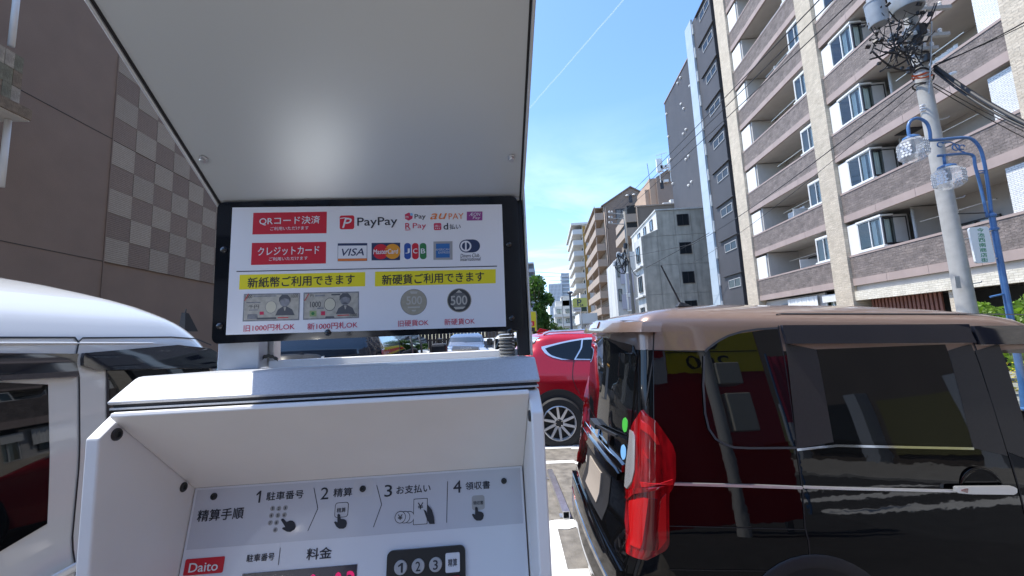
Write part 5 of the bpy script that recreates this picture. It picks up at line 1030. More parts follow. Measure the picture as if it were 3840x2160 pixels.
for c_ in range(9):
    for r_ in range(14):
        dz = .012 * (r_ // 5); inst(m_t[(c_ + r_) % 2], 'wall_tile', lbm, L0 @ lot(UB + (.0 if (c_ + r_) % 2 else .006), 9.63 + c_ * tw_, 3.74 + r_ * th_ + dz))
for z in (6.655, 9.58, 3.735): b = MB(); b.lbox(UB, UB + .008, 6.2, 9.615, z, z + .013); b.build('render_joint', M_dk2, lbm)
b = MB(); b.lbox(UB + .001, UB + .02, 9.607, 9.628, 0, 12); b.build('corner_bead', M_lw, lbm)
# balcony at the left edge
ub = -7.75; wy = lambda px: ub * 1013 / (px - 1219)
e1 = on_pl(D(61, 148), lot(ub, 0, 0), U); e2 = on_pl(D(55, 268), lot(ub, 0, 0), U); e3 = on_pl(D(51, 305), lot(ub, 0, 0), U); we = (L0 @ e1).y + 8; zt1, zt0, zsl = e1.z, e2.z, e3.z
M_bt1 = mat('balcony_stone_light', (.36, .31, .24), .85, noise=.25, nscale=14, bump=.6, bscale=60); M_bt2 = mat('balcony_stone_brown', (.22, .165, .11), .85, noise=.25, nscale=14, bump=.6, bscale=60); M_bt3 = mat('balcony_stone_olive', (.20, .185, .125), .85, noise=.25, nscale=14, bump=.6, bscale=60)
b = MB(); b.lbox(UB, ub - .02, we - 3, we, zt0 - .05, zt1 - .01); b.build('balcony_parapet', M_bt1, lbm)
nr = 3; hh_ = (zt1 - zt0) / nr; ww_ = .135; ms = [boxmesh('balcony_tile', m, -.02, 0, .002, ww_ - .002, .002, hh_ - .002) for m in (M_bt1, M_bt2, M_bt3)]
for c_ in range(12):
    for r_ in range(nr): inst(ms[(c_ * 2 + r_ * (1 + c_ % 2) + (c_ * r_) % 2) % 3], 'balcony_tile', lbm, L0 @ lot(ub + .004 * ((c_ + r_) % 2), we - (c_ + 1) * ww_, zt0 + r_ * hh_))
b = MB(); b.lbox(UB, ub + .12, we - 3, we + .06, zsl, zt0 - .055); b.build('balcony_slab', mat('white_soffit', (.62, .60, .56), .8), lbm); b = MB(); b.lbox(ub + .121, ub + .15, we - 3, we + .06, zsl + .02, zt0 - .06); b.build('slab_edge', M_bt2, lbm)
for (xa, ya), (xb, yb) in (((44, -60), (28, 116)), ((8, 296), (2, 470))):
    p, q = on_pl(D(xa, ya), lot(ub - .1, 0, 0), U), on_pl(D(xb, yb), lot(ub - .1, 0, 0), U); w2_ = (L0 @ q).y + 8; b = MB(); b.tube([lot(ub - .1, w2_, p.z), lot(ub - .1, w2_, q.z)], .045, 10); b.build('drain_pipe', M_screen, lbm, smooth=True)
b = MB(); b.lbox(UB, UB + .06, we - 3, we - .25, zt1 + .6, zt1 + .66); b.lbox(UB, UB + .05, we - 3, we - .3, zt1 - .3, zt1 + .6); b.build('balcony_door', M_dframe, lbm)

# ================================================================== utility pole with transformers
rnd = random.Random(3)
M_pole = mat('pole_concrete', (.40, .40, .385), .8, noise=.1, nscale=6, dirt=(.2, 2)); M_can = mat('transformer_paint', (.30, .33, .36), .45, noise=.08, nscale=8, dirt=(.3, 4)); M_cable = mat('cable_black', (.014, .014, .016), .6); M_ins = mat('porcelain', (.72, .73, .74), .25); M_steel = mat('galvanised_steel', (.40, .41, .41), .5, metal=.6, noise=.15, nscale=20)
YP = 9.6
pb = on_y((3632, 1190), YP); pt = on_y((3421, 95), YP)
dirp = (pt - pb); base = pb - dirp * ((pb.z + .2) / dirp.z); topp = pt + dirp * (3.2 / dirp.length)
up = thing('utility_pole', 'concrete utility pole with grey transformers and tangled cables in front of the apartment house', 'utility pole', base)
b = MB(); b.tube([base, topp], .175, 20, .11); b.build('pole', M_pole, up, smooth=40)
def pl_at(y): t = (y - 1190) / (95 - 1190); return pb + (pt - pb) * t
for k, y in enumerate((480, 775, 922, 1077)):
    c_ = pl_at(y); b = MB(); b.tube([c_ + Vector((.11, -.06, 0)), c_ + Vector((.27, -.12, .02)), c_ + Vector((.29, -.12, .05))], .011, 6); b.build('step_bolt', M_steel, up)
c_ = on_y((3593, 1060), YP - .25); b = MB(); b.box(c_.x - .05, c_.x + .05, c_.y, c_.y + .02, c_.z - .12, c_.z + .14); b.build('number_tag', M_pole, up)
def can(px, py, r, h, tilt=0):
    c_ = on_y((px, py), YP - .45); b = MB(); b.lathe([(r * .82, 0), (r * .96, .01), (r, .05), (r, h * .88), (r * 1.05, h * .885), (r * 1.05, h * .93), (r * .7, h), (.0001, h * 1.01)], c_, (tilt, 0, 1), 22); o = b.build('transformer', M_can, up, smooth=35); WM[o] = WM[up]
    b = MB(); b.box(c_.x + .12, c_.x + .3, c_.y + .05, c_.y + .4, c_.z + h * .3, c_.z + h * .36); b.box(c_.x + .12, c_.x + .3, c_.y + .05, c_.y + .4, c_.z + h * .7, c_.z + h * .76); b.build('hanger', M_steel, o)
    for k in range(3):
        a = 2.1 * k + .5; q = c_ + Vector((math.cos(a) * r * .6, math.sin(a) * r * .6, h * .96)); b = MB(); b.lathe([(.035, 0), (.035, .03), (.055, .05), (.03, .07), (.05, .10), (.025, .13), (.04, .15), (.012, .2), (.0001, .21)], q, (0, 0, 1), 10); b.build('bushing', M_ins, o, smooth=40)
can(3297, 96, .185, .62, -.06); can(3405, 42, .30, .75, 0)
# steel bands, cross arms and clamps
for y in (40, 110, 150, 190, 225, 262, 300, 335): c_ = pl_at(y); b = MB(); b.lathe([(.135, 0), (.150, .004), (.150, .05), (.135, .054)], c_, dirp, 18); b.build('clamp_band', M_steel, up, smooth=35)
for y, l, r_ in ((165, .75, .55), (60, .9, .7), (215, .55, .25)):
    c_ = pl_at(y) + Vector((0, -.2, 0)); b = MB(); b.box(c_.x - l, c_.x + r_, c_.y - .04, c_.y + .04, c_.z - .04, c_.z + .04); b.build('cross_arm', M_steel, up)
    for k in range(5):
        x = c_.x - l + (l + r_) * (k + .3) / 5; b = MB(); b.lathe([(.03, 0), (.045, .03), (.025, .05), (.045, .08), (.02, .12), (.0001, .13)], (x, c_.y, c_.z + .04), (0, 0, 1), 9); b.build('insulator', M_ins, up, smooth=40)
# cable tangle: each loop its own drooping cable
def sag(p, q, s, n=14): p, q = Vector(p), Vector(q); return [p.lerp(q, k / n) - Zd * s * 4 * (k / n) * (1 - k / n) for k in range(n + 1)]
hub = [on_y(p, YP - .5) for p in ((3275, 60), (3300, 130), (3340, 175), (3378, 205), (3420, 170), (3455, 130), (3490, 70), (3500, 20), (3440, 60), (3360, 90), (3330, 45), (3388, 140), (3410, 215), (3440, 240), (3305, 205), (3290, 150))]
b = MB()
for k in range(38):
    p, q = rnd.sample(hub, 2); j = lambda: Vector((rnd.uniform(-.12, .12), rnd.uniform(-.25, .35), rnd.uniform(-.12, .12)))
    if (p - q).length > 1.1: q = p + (q - p) * .55
    b.tube(sag(p + j(), q + j(), rnd.uniform(.02, .30)), rnd.choice((.007, .009, .012, .015)), 5)
b.build('cable_tangle', M_cable, up, smooth=True, kind='stuff')
b = MB()
for k in range(46):
    c_ = rnd.choice(hub) + Vector((rnd.uniform(-.2, .2), rnd.uniform(-.3, .3), rnd.uniform(-.15, .15))); s_ = rnd.uniform(.012, .038); b.box(c_.x - s_, c_.x + s_, c_.y - s_, c_.y + s_, c_.z - s_ * 1.3, c_.z + s_ * 1.3, Matrix.Translation(c_) @ Matrix.Rotation(rnd.uniform(0, 3), 4, (rnd.random(), rnd.random(), rnd.random())) @ Matrix.Translation(-c_))
b.build('connector_blocks', M_plastic, up, kind='stuff')
for (xa, ya), (xb, yb), s_ in (((3262, 222), (3420, 120), .12), ((3265, 200), (3310, 60), .02), ((3300, 268), (3350, 190), .1), ((3270, 190), (3440, 250), .25), ((3330, 255), (3440, 180), .1)):
    b = MB(); b.tube(sag(on_y((xa, ya), YP - .5), on_y((xb, yb), YP - .3), s_), .02, 6); b.build('service_cable', M_cable, up, smooth=True)
for k, y in enumerate((128, 172, 205, 248, 282, 318)):
    c_ = pl_at(y); b = MB(); a0_ = rnd.uniform(0, 6); rr0 = rnd.uniform(.15, .20)
    b.tube([c_ + Vector((math.cos(a0_ + .5 * j) * rr0, math.sin(a0_ + .5 * j) * rr0, .05 * math.sin(j * .8) - .012 * j)) for j in range(13)], rnd.choice((.012, .018)), 6); b.build('cable_coil', M_cable, up, smooth=True)
for (x, y), w_ in (((3440, 150), .07), ((3478, 215), .05), ((3412, 262), .045), ((3455, 110), .08)):
    c_ = on_y((x, y), YP - .25); b = MB(); b.box(c_.x - w_, c_.x + w_, c_.y - .05, c_.y + .05, c_.z - w_ * 1.6, c_.z + w_ * 1.6); b.build('junction_box', M_plastic, up, bevel=.008)
b = MB(); c_ = on_y((3425, 295), YP - .25)
for k in range(5): b.tube(sag(c_ + Vector((rnd.uniform(-.05, .05), 0, rnd.uniform(-.08, .08))), c_ + Vector((rnd.uniform(.2, .5), .05, rnd.uniform(.02, .16))), .02), .012, 5)
b.build('orange_tie', mat('orange_sleeve', (.70, .12, .03), .6), up, smooth=True)
b = MB(); b.tube([on_y((3494, 80), YP - .3), on_y((3490, 240), YP - .3), on_y((3484, 352), YP - .28)], .014, 6); b.build('ground_rod', M_steel, up)
c_ = on_y((3462, 420), YP - .3)
for k in range(3): b = MB(); b.lathe([(.02, 0), (.05, .015), (.05, .035), (.02, .05)], c_ + Zd * .06 * k, (0.2, 0, 1), 12); b.build('insulator', M_ins, up, smooth=40)

# ================================================================== blue street lamp with two crystal lanterns
M_blu = mat('blue_lamp_paint', (.055, .15, .34), .4, noise=.12, nscale=12, coat=.3, dirt=(.2, 5)); YL = 8.3
lp = lambda x, y, Y=YL: on_y((x, y), Y)
l3 = lambda x, y: (3200 + x / 2.4156, 600 + y / 2.4156); l4 = lambda x, y: (3200 + x / 2.4156, y / 2.4156)
pA, pB = lp(*l3(1405, 1330)), lp(*l3(1250, 480)); dl = pB - pA; bs = pA - dl * ((pA.z + .2) / dl.z)
sl_ = thing('street_lamp', 'blue street lamp with scroll arms and two crystal glass lanterns', 'street lamp', bs)
b = MB(); b.tube([bs, pB], .056, 16, .046); b.lathe([(.10, 0), (.10, .02), (.075, .04), (.062, .35)], bs + Zd * .08, dl, 16); b.build('post', M_blu, sl_, smooth=40)
b = MB(); [b.lathe([(.055, -.03), (.068, -.02), (.068, .02), (.055, .03)], pB - dl.normalized() * h, dl, 14) for h in (.05, .32)]; b.build('post_collar', M_blu, sl_, smooth=35)
def arc(pts, n=6):                                       # smooth polyline
    pts = [Vector(p) for p in pts]; o = []
    for i in range(len(pts) - 1):
        p0_, p1_, p2_, p3_ = pts[max(0, i - 1)], pts[i], pts[i + 1], pts[min(len(pts) - 1, i + 2)]
        for k in range(n): t = k / n; o.append(.5 * ((2 * p1_) + (p2_ - p0_) * t + (2 * p0_ - 5 * p1_ + 4 * p2_ - p3_) * t * t + (3 * p1_ - p0_ - 3 * p2_ + p3_) * t ** 3))
    return o + [pts[-1]]
aA = arc([lp(*l3(1250, 480)), lp(*l3(1215, 200)), lp(*l4(1180, 1449)), lp(*l4(1140, 1330)), lp(*l4(1060, 1255)), lp(*l4(940, 1250)), lp(*l4(760, 1268)), lp(*l4(670, 1272))])
b = MB(); b.tube(aA, .029, 10); b.build('arm', M_blu, sl_, smooth=True)
aB = arc([lp(*l3(1215, 520)), lp(*l3(1150, 230)), lp(*l3(1105, 60)), lp(*l4(1090, 1420)), lp(*l4(1040, 1395)), lp(*l4(950, 1395)), lp(*l4(765, 1412))])
b = MB(); b.tube(aB, .026, 10); b.build('arm', M_blu, sl_, smooth=True)
aC = arc([lp(*l4(700, 1268)), lp(*l4(690, 1180)), lp(*l4(660, 1110)), lp(*l4(590, 1072)), lp(*l4(525, 1090)), lp(*l4(497, 1150)), lp(*l4(510, 1262))])
b = MB(); b.tube(aC, .029, 10); b.build('lantern_hanger', M_blu, sl_, smooth=True)
b = MB(); b.tube([lp(*l4(818, 1400)), lp(*l3(830, 60))], .025, 10); b.build('lantern_hanger', M_blu, sl_, smooth=True)
for (cx, cy), r in (((790, 1310), 28), ((930, 1335), 34), ((985, 1335), 26)):
    b = MB(); b.tube(arc([lp(*l4(cx + r * math.cos(t), cy + r * math.sin(t) * .8)) for t in [math.radians(60 + 40 * k) for k in range(8)]], 3), .012, 6); b.build('scroll', M_blu, sl_, smooth=True)
b = MB(); b.tube(arc([lp(*l4(800, 1288)), lp(*l4(900, 1295)), lp(*l4(960, 1360)), lp(*l4(1100, 1410))]), .012, 6); b.build('scroll', M_blu, sl_, smooth=True)
for y in (95, 115): b = MB(); b.tube([lp(*l3(1120, y + 5)), lp(*l3(1200, y))], .014, 6); b.build('arm_brace', M_blu, sl_)
b = MB(); b.tube([lp(*l3(950, 487)), lp(*l3(1220, 478))], .012, 6); b.build('sign_bracket', M_plastic, sl_); b = MB(); b.tube([lp(*l3(1240, 1240)), lp(*l3(1380, 1210))], .02, 6); b.build('banner_bracket', M_blu, sl_)
M_cry = bpy.data.materials.new('crystal_glass'); M_cry.use_nodes = True; _t = M_cry.node_tree; _b = _t.nodes['Principled BSDF']; _b.inputs['Base Color'].default_value = (.80, .82, .84, 1); _b.inputs['Roughness'].default_value = .25; _tr = _t.nodes.new('ShaderNodeBsdfTransparent'); _mx = _t.nodes.new('ShaderNodeMixShader'); _mx.inputs[0].default_value = .30; _t.links.new(_tr.outputs[0], _mx.inputs[1]); _t.links.new(_b.outputs[0], _mx.inputs[2]); _t.links.new(_mx.outputs[0], _t.nodes['Material Output'].inputs[0])
M_cryw = mat('crystal_white', (.80, .82, .84), .25, coat=.6); M_cryf = mat('frosted_facet', (.50, .53, .56), .35)
def lantern(cx, cy, rw, h, ins):
    c_ = lp(cx, cy); k_ = (lp(cx + rw, cy) - c_).length; hh = h / rw * k_; n = 8; ln = None
    b = MB(); prof = [(k_ * .70, hh * .50), (k_ * .98, hh * .36), (k_, hh * .05), (k_ * .97, -hh * .34), (k_ * .72, -hh * .48), (.0001, -hh * .50)]; b.lathe(prof, c_, (0, 0, 1), n); ln = b.build('lantern', M_cry, sl_); WM[ln] = WM[sl_]
    b = MB(); b.lathe([(k_ * .60, hh * .54), (k_ * .56, hh * .62), (k_ * .25, hh * .72), (.0001, hh * .73)], c_, (0, 0, 1), 16); b.build('lantern_cap', M_blu, ln, smooth=30)
    b = MB(); b.lathe([(k_ * .16, hh * .5), (k_ * .20, hh * .1), (k_ * .16, -.1 * hh), (.0001, -.15 * hh)], c_, (0, 0, 1), 12); b.build('lamp_bulb', M_plastic, ln, smooth=40)
    # diamond pattern facets on the glass
    for j in range(n):
        if j % 2 != ins: continue
        a0, a1 = 2 * math.pi * j / n, 2 * math.pi * (j + 1) / n; a_ = Vector((0, 0, 1)).orthogonal().normalized(); b_ = Zd.cross(a_); e0 = a_ * math.cos(a0) + b_ * math.sin(a0); e1 = a_ * math.cos(a1) + b_ * math.sin(a1); q = MB(); nn = (e0 + e1).normalized()
        for r_ in range(5):
            for s_ in range(3):
                f = (s_ + .5 + (.25 if r_ % 2 else -.1)) / 3.1; z_ = hh * (.24 - .13 * r_); pc = c_ + (e0.lerp(e1, f)) * k_ * .985 + Zd * z_; tt = (e1 - e0).normalized(); u_ = k_ * .115; v_ = hh * .075
                q.prism([pc - tt * u_ + nn * .004, pc - Zd * v_ + nn * .004, pc + tt * u_ + nn * .004, pc + Zd * v_ + nn * .004], nn * .008)
        q.build('crystal_facets', M_cryf if j % 3 else M_cryw, ln, kind='stuff')
lantern(3424, 563, 48, 88, 1); lantern(3558, 668, 50, 82, 1)
# hanging sign of the shopping street
sg = thing('street_sign', 'white sign with green Japanese characters hanging on the blue street lamp', 'sign', lp(3683, 915, YL - .12))
g3 = lambda x, y: l3(x, y); so_ = lp(3683, 915, YL - .12); s_l = lp(*l3(1050, 620), YL - .12); s_r = lp(*l3(1228, 605), YL - .12); s_b = lp(*l3(1110, 935), YL - .12)
GP = Plane(so_, (s_r - s_l), (s_l - s_b), g3)
gs = GP.rrect('sign_panel', [(1052, 613), (1230, 596), (1284, 925), (1106, 937)], .05, 0, mat('sign_white', (.74, .78, .77), .35), sg, thick=.035)
gu = GP.uv(1160, 635)[0] + .0; M_gr = mat('sign_green', (.0, .24, .10), .45)
for k, ch in enumerate('今池西南商店街'):
    y = 635 + 45 * k; x = 1150 + 6.3 * k; u_, v_ = GP.uv(x, y); du = abs(GP.uv(x + 34, y)[0] - u_); dv2 = abs(GP.uv(x, y + 19)[1] - v_); put_text(ch, GP, u_ - du * .9, u_ + du * .9, v_ - dv2, v_ + dv2, .002, M_gr, gs, .05)
b = MB(); b.tube([lp(*l3(1225, 640)), lp(*l3(1262, 640))], .015, 6); b.tube([lp(*l3(1280, 890)), lp(*l3(1315, 890))], .015, 6); b.build('sign_clamp', M_zinc, sg)

# ================================================================== far utility pole, thin poles, wires
YF = 38.0; f0, f1 = on_y(zt(905, 1110), YF), on_y(zt(822, 225), YF); df = f1 - f0; fb = f0 - df * ((f0.z + .2) / df.z)
fp_ = thing('utility_pole', 'far utility pole with three insulator arms in front of the gabled house', 'utility pole', fb)
b = MB(); b.tube([fb, f1], .17, 12, .11); b.build('pole', mat('pole_far', (.22, .215, .20), .8), fp_, smooth=True)
for yl, yr in ((238, 250), (286, 290), (335, 340)):
    p, q = on_y(zt(690, yl), YF), on_y(zt(825, yr), YF); b = MB(); b.tube([p, q], .045, 6); b.build('cross_arm', M_steel, fp_)
    for x in (688, 712): c_ = on_y(zt(x, yl), YF); b = MB(); b.lathe([(.06, 0), (.11, .05), (.05, .09), (.11, .14), (.04, .2), (.0001, .22)], c_, (0, 0, 1), 9); b.build('insulator', M_ins, fp_, smooth=40)
    c_ = on_y(zt(690, yl + 22), YF); b = MB(); b.tube([c_ + Vector((.25 * math.cos(t), 0, .28 * math.sin(t))) for t in [math.pi * (.45 + .11 * k) for k in range(10)]], .025, 5); b.build('jumper_cable', M_cable, fp_)
for x, y in ((835, 560), (770, 640), (800, 650), (740, 720), (830, 720)):
    c_ = on_y(zt(x, y), YF); b = MB(); b.lathe([(.16, 0), (.2, .03), (.2, .42), (.12, .5), (.0001, .52)], c_, (.1, 0, 1), 12); b.build('transformer', M_can if y > 600 else M_plastic, fp_, smooth=35)
b = MB(); hb2 = [on_y(zt(*q), YF - .3) for q in ((760, 610), (830, 560), (840, 640), (740, 730), (800, 740), (870, 680), (830, 780))]
for k in range(26): p, q = rnd.sample(hb2, 2); b.tube(sag(p, q, rnd.uniform(.05, .5), 8), rnd.choice((.02, .03, .045)), 4)
b.build('cable_tangle', M_cable, fp_, kind='stuff')
b = MB(); b.tube(sag(on_y(zt(850, 640), YF), on_y(zt(966, 790), YF + 2), .8), .03, 5); b.build('service_cable', M_cable, fp_)
WIRE = 'overhead wires above the road'
def wire(p, q, s, r, label): b = MB(); pts = sag(p, q, s, 26); b.tube(pts, r, 5); b.build('overhead_wire', M_cable, None, smooth=True, loc=tuple(pts[0]), label=label, cat='wire', group=WIRE)
fa = [on_y(zt(700, y), YF) for y in (232, 282, 330)]
for (x, y), k in (((3054, 0), 0), ((3106, 0), 1), ((3178, 0), 2)):
    e = on_y((x, y), 8.0); e2_ = fa[k] + (e - fa[k]) * 1.25; wire(fa[k], e2_, .15, .013, ('upper', 'middle', 'lower')[k] + ' of the three high wires crossing the upper apartment balconies')
wire(on_y((2420, 1005), 39.5), on_y((2660, 873), 30), .05, .02, 'short pale service wire in front of the bare concrete wall')
n1_ = on_y((3432, 314), YP - .2); m1 = on_y((3039, 600), 13.5); f_ = on_y(zt(840, 640), YF)
wire(n1_, on_y((2600, 915), 27.), .25, .016, 'long low wire from the utility pole across the balconies'); wire(on_y((2600, 915), 27.), f_, .02, .016, 'low wire running on to the far utility pole')
wire(on_y((3440, 335), YP - .2), on_y((2590, 990), 26.), .3, .009, 'thin low wire just under the long wire')
wire(on_y((3505, 250), YP - .15), on_y((3900, 490), 7.6), .10, .042, 'thick black cable sagging right from the utility pole')
wire(on_y((3500, 262), YP - .15), on_y((3900, 500), 7.6), .16, .025, 'second black cable hanging just under the thick cable')
wire(on_y((3500, 248), YP - .15), on_y((3900, 50), 8.), .05, .016, 'wire rising right from the utility pole'); wire(on_y((3505, 240), YP - .15), on_y((3900, 64), 8.), .05, .010, 'thin wire beside the wire rising right')
wire(on_y((3500, 312), YP - .15), on_y((3900, 520), 11.), .05, .010, 'upper thin wire falling right below the thick cable'); wire(on_y((3500, 325), YP - .15), on_y((3900, 545), 11.), .05, .010, 'lower thin wire falling right below the thick cable')
c_ = on_y((3571, 277), YP - .4); b = MB(); b.lathe([(.03, -.09), (.045, -.05), (.045, .05), (.03, .09)], c_, (1, 0, .3), 10); b.build('cable_sleeve', M_ins, up)
YT = 200.0
for k, y in enumerate((775, 808, 842)): wire(on_y(zt(-20, y - 6), YT), on_y(zt(430, y + 14), YT - 20), .2, .11, ('top', 'middle', 'bottom')[k] + ' power line in the sky left of the white apartment block')
def lamp_post(px, ytop, ybot, Y, r, m, label):
    a, c_ = on_y(zt(px, ytop), Y), on_y(zt(px + 12, ybot), Y); g_ = Vector((c_.x, Y, ground_z(c_.x)));  b = MB(); b.tube([g_, a], r, 10, r * .8); b.lathe([(r * 1.8, 0), (r * 2.2, .1), (r * 1.6, .18)], a, (0, 0, 1), 10); b.build('street_pole', m, None, smooth=40, loc=tuple(g_), label=label, cat='pole')
lamp_post(332, 970, 1300, 30, .10, mat('navy_pole', (.05, .07, .11), .5), 'dark blue pole beside the yellow and white parking sign')
lamp_post(258, 1010, 1300, 60, .10, M_pole, 'thin grey pole left of the dark blue pole')

# parking signs
YS = 31.0
ps = thing('parking_sign', 'yellow green parking sign with a navy P and 24 on a pole', 'sign', on_y(zt(420, 1130), YS))
PS = Plane(on_y(zt(420, 1130), YS), (1, 0, 0), (0, 0, 1), zt)
M_yg = mat('sign_yellow_green', (.58, .62, .16), .45); u_ = PS.rrect('sign_board', [(358, 1008), (487, 1008), (487, 1091), (358, 1091)], .08, 0, M_yg, ps, thick=.18)
PS.text('P', 398, 1050, 436, 1050, 58, .012, M_navy, u_, .05); PS.text('24', 420, 1073, 452, 1073, 22, .016, M_navy, u_, .04)
w_ = PS.rrect('sign_board', [(361, 1094), (434, 1094), (434, 1131), (361, 1131)], .03, 0, mat('sign_pale', (.62, .63, .66), .45), ps, thick=.12); PS.line('text_line', [(372, 1112), (424, 1112)], 7, .01, M_grey, w_)
PS.rrect('sign_board', [(437, 1090), (485, 1090), (485, 1128), (437, 1128)], .03, 0, mat('sign_dark_green', (.03, .06, .035), .5), ps, thick=.12)
pp_ = on_y(zt(432, 1131), YS + .25); b = MB(); b.tube([(pp_.x, YS + .25, ground_z(pp_.x)), (pp_.x, YS + .25, PS.at(0, 0).z + 1.4)], .05, 10); b.build('post', M_steel, ps, smooth=True)
YY = 13.5; y4 = lambda x, y: (1900 + x / 1.811, 500 + y / 1.811)
q_ = on_y(y4(120, 1340), YY); ys_ = thing('price_sign', 'yellow price board with a red band standing behind the red SUV', 'sign', (q_.x, YY, 0))
YP_ = Plane(on_y(y4(120, 1340), YY), (1, 0, 0), (0, 0, 1), y4)
bd = YP_.rrect('sign_board', [(20, 1216), (198, 1216), (202, 1345), (20, 1345)], .02, 0, mat('sign_yellow', (.72, .62, .02), .45), ys_, thick=.12); YP_.poly('red_band', [(20, 1275), (188, 1275), (188, 1308), (20, 1308)], .004, M_red, bd); YP_.text('00円', 118, 1296, 174, 1296, 20, .008, M_pwhite, bd, .03); YP_.poly('dark_band', [(20, 1318), (192, 1318), (192, 1345), (20, 1345)], .004, M_ink, bd)
YP_.rrect('board_frame', [(16, 1212), (204, 1212), (206, 1349), (16, 1349)], .02, -.121, M_steel, ys_, thick=.02)
for x in (40, 170): p = YP_.at(YP_.uv(x, 1340)[0], 0, -.07); b = MB(); b.tube([(p.x, p.y, 0), (p.x, p.y, p.z)], .035, 8); b.build('leg', M_steel, ys_)

# ================================================================== trees and shrubs
def leaf_mesh(c, rx, ry, rz, n, size, seed, lobes=9, m=None):
    r = random.Random(seed); b = MB(); cl = []
    for k in range(lobes): a = r.uniform(0, 6.28); h = r.uniform(-.85, .95); w_ = math.sqrt(max(.05, 1 - h * h)) * r.uniform(.35, .8); cl.append((Vector((math.cos(a) * w_ * rx, math.sin(a) * w_ * ry, h * rz)), r.uniform(.25, .5)))
    for k in range(n):
        cc, cr_ = r.choice(cl); d = Vector((r.gauss(0, 1), r.gauss(0, 1), r.gauss(0, 1))).normalized() * (r.random() ** .45) * cr_; p = Vector(c) + cc + Vector((d.x * rx, d.y * ry, d.z * rz * .8))
        a = Vector((r.gauss(0, 1), r.gauss(0, 1), r.gauss(0, .6))).normalized(); t = a.orthogonal().normalized(); t.rotate(Matrix.Rotation(r.uniform(0, 6.28), 3, a)); q = a.cross(t); s = size * r.uniform(.6, 1.3)
        b.quad(p - t * s, p + q * s * .6, p + t * s, p - q * s * .6)
    return b
def leaf_mat(name, col):
    m = mat(name, col, .55, noise=.55, nscale=1.6); t = m.node_tree; bs_ = t.nodes['Principled BSDF']; tr = t.nodes.new('ShaderNodeBsdfTranslucent'); tr.inputs[0].default_value = (col[0] * 1.6, col[1] * 1.7, col[2], 1); mxs = t.nodes.new('ShaderNodeMixShader'); mxs.inputs[0].default_value = .35
    t.links.new(bs_.outputs[0], mxs.inputs[1]); t.links.new(tr.outputs[0], mxs.inputs[2]); t.links.new(mxs.outputs[0], t.nodes['Material Output'].inputs[0]); return m
M_leaf = leaf_mat('leaf_green', (.055, .125, .022)); M_leaf2 = leaf_mat('leaf_olive', (.075, .12, .030)); M_bark = mat('bark', (.10, .075, .055), .9, noise=.3, nscale=12, bump=.6, bscale=30); M_leafs = leaf_mat('leaf_bright', (.14, .24, .03))
def tree(label, x, y, h, rx, rz, n, size, seed, m, name='street_tree', zc=.6, cat='tree'):
    g_ = ground_z(x); t = thing(name, label, cat, (x, y, g_)); r = random.Random(seed); b = MB(); b.tube([(x, y, g_), (x + .1, y, g_ + h * .4), (x, y, g_ + h * .8)], .03 * h * .6, 10, .01 * h)
    for k in range(7): a = r.uniform(0, 6.28); z = g_ + h * r.uniform(.3, .65); b.tube([(x, y, z), (x + math.cos(a) * rx * .5, y + math.sin(a) * rx * .5, z + h * .12), (x + math.cos(a) * rx * .75, y + math.sin(a) * rx * .75, z + h * .2)], .008 * h, 5, .003 * h)
    b.build('trunk', M_bark, t, smooth=True); leaf_mesh((x, y, g_ + h * zc), rx, rx, rz, n, size, seed, 16, m).build('crown', m, t, kind='stuff', fix=False); return t
tp_ = on_y(zt(30, 860), 44); tree('dense green street tree behind the yellow price board', tp_.x - .2, 44, tp_.z + .1, 2.1, 3.2, 7000, .16, 5, M_leaf, zc=.58)
for k, (px, Y, hh_) in enumerate(((150, 52, 2.9), (215, 56, 2.4), (275, 50, 2.0))): p = on_y(zt(px, 1250), Y); tree(('low green bush at the foot of the street tree', 'small round bush between the street tree and the thin grey pole', 'small bush by the foot of the thin grey pole')[k], p.x, Y, hh_ + .4, 1.5, 1.2, 1800, .10, 11 + k, M_leaf2, 'bush', .55, 'bush')
for k, (x, y) in enumerate(((10.6, 8.8), (11.2, 10.2), (10.4, 7.4), (11.6, 11.8))): tree('leafy shrub on the pavement seen through the minicar window, ' + ('in front', 'behind', 'rightmost', 'farthest')[k], x, y, 2.2, .8, .95, 2600, .07, 30 + k, M_leafs, 'shrub', .5, 'shrub')
b = MB(); r_ = random.Random(4)
for k in range(500): x, y = r_.uniform(9.9, 10.6), r_.uniform(7.2, 10.6); z = r_.uniform(-.1, .55); s = .04; b.quad((x - s, y, z), (x, y - s, z + s * .5), (x + s, y, z), (x, y + s, z + s * .4))
b.build('yellow_flowers', mat('flower_yellow', (.75, .62, .03), .6), None, kind='stuff', fix=False, label='patch of yellow flowers below the shrubs', cat='flowers')

# ================================================================== vehicles seen through the gap under the board
def simple_car(name, label, loc, rotz, W, H, Ln, pnt, rear, front, inset, wins, extra=None, hz=None, rc=.14):
    t = thing(name, label, 'car' if 'van' not in name and 'truck' not in name else ('van' if 'van' in name else 'pickup truck'), loc, rotz); B = Body(W, inset, rear, front, rc=rc, fc=.3, bulge=.05, fbulge=.06, z1=H)
    B.shell(.25, H, cap=True, bottom=True).build('body', pnt, t, smooth=True, local=True)
    for nm, pts, m, off in wins: o = B.patch(poly_rows(pts, 10), 14, off, .008).build(nm, m, t, smooth=40, local=True)
    for x in (.75, Ln - .8):
        for y, a in ((.05, (0, -1, 0)), (W - .05, (0, 1, 0))): wheel(t, (x, y, .33), .33, .2, a, 5)
    return t, B
Hv = 1.86; ins = [(.25, .05), (.5, .0), (1.0, .0), (1.15, .03), (1.6, .10), (1.74, .16), (1.82, .3), (1.86, .5)]
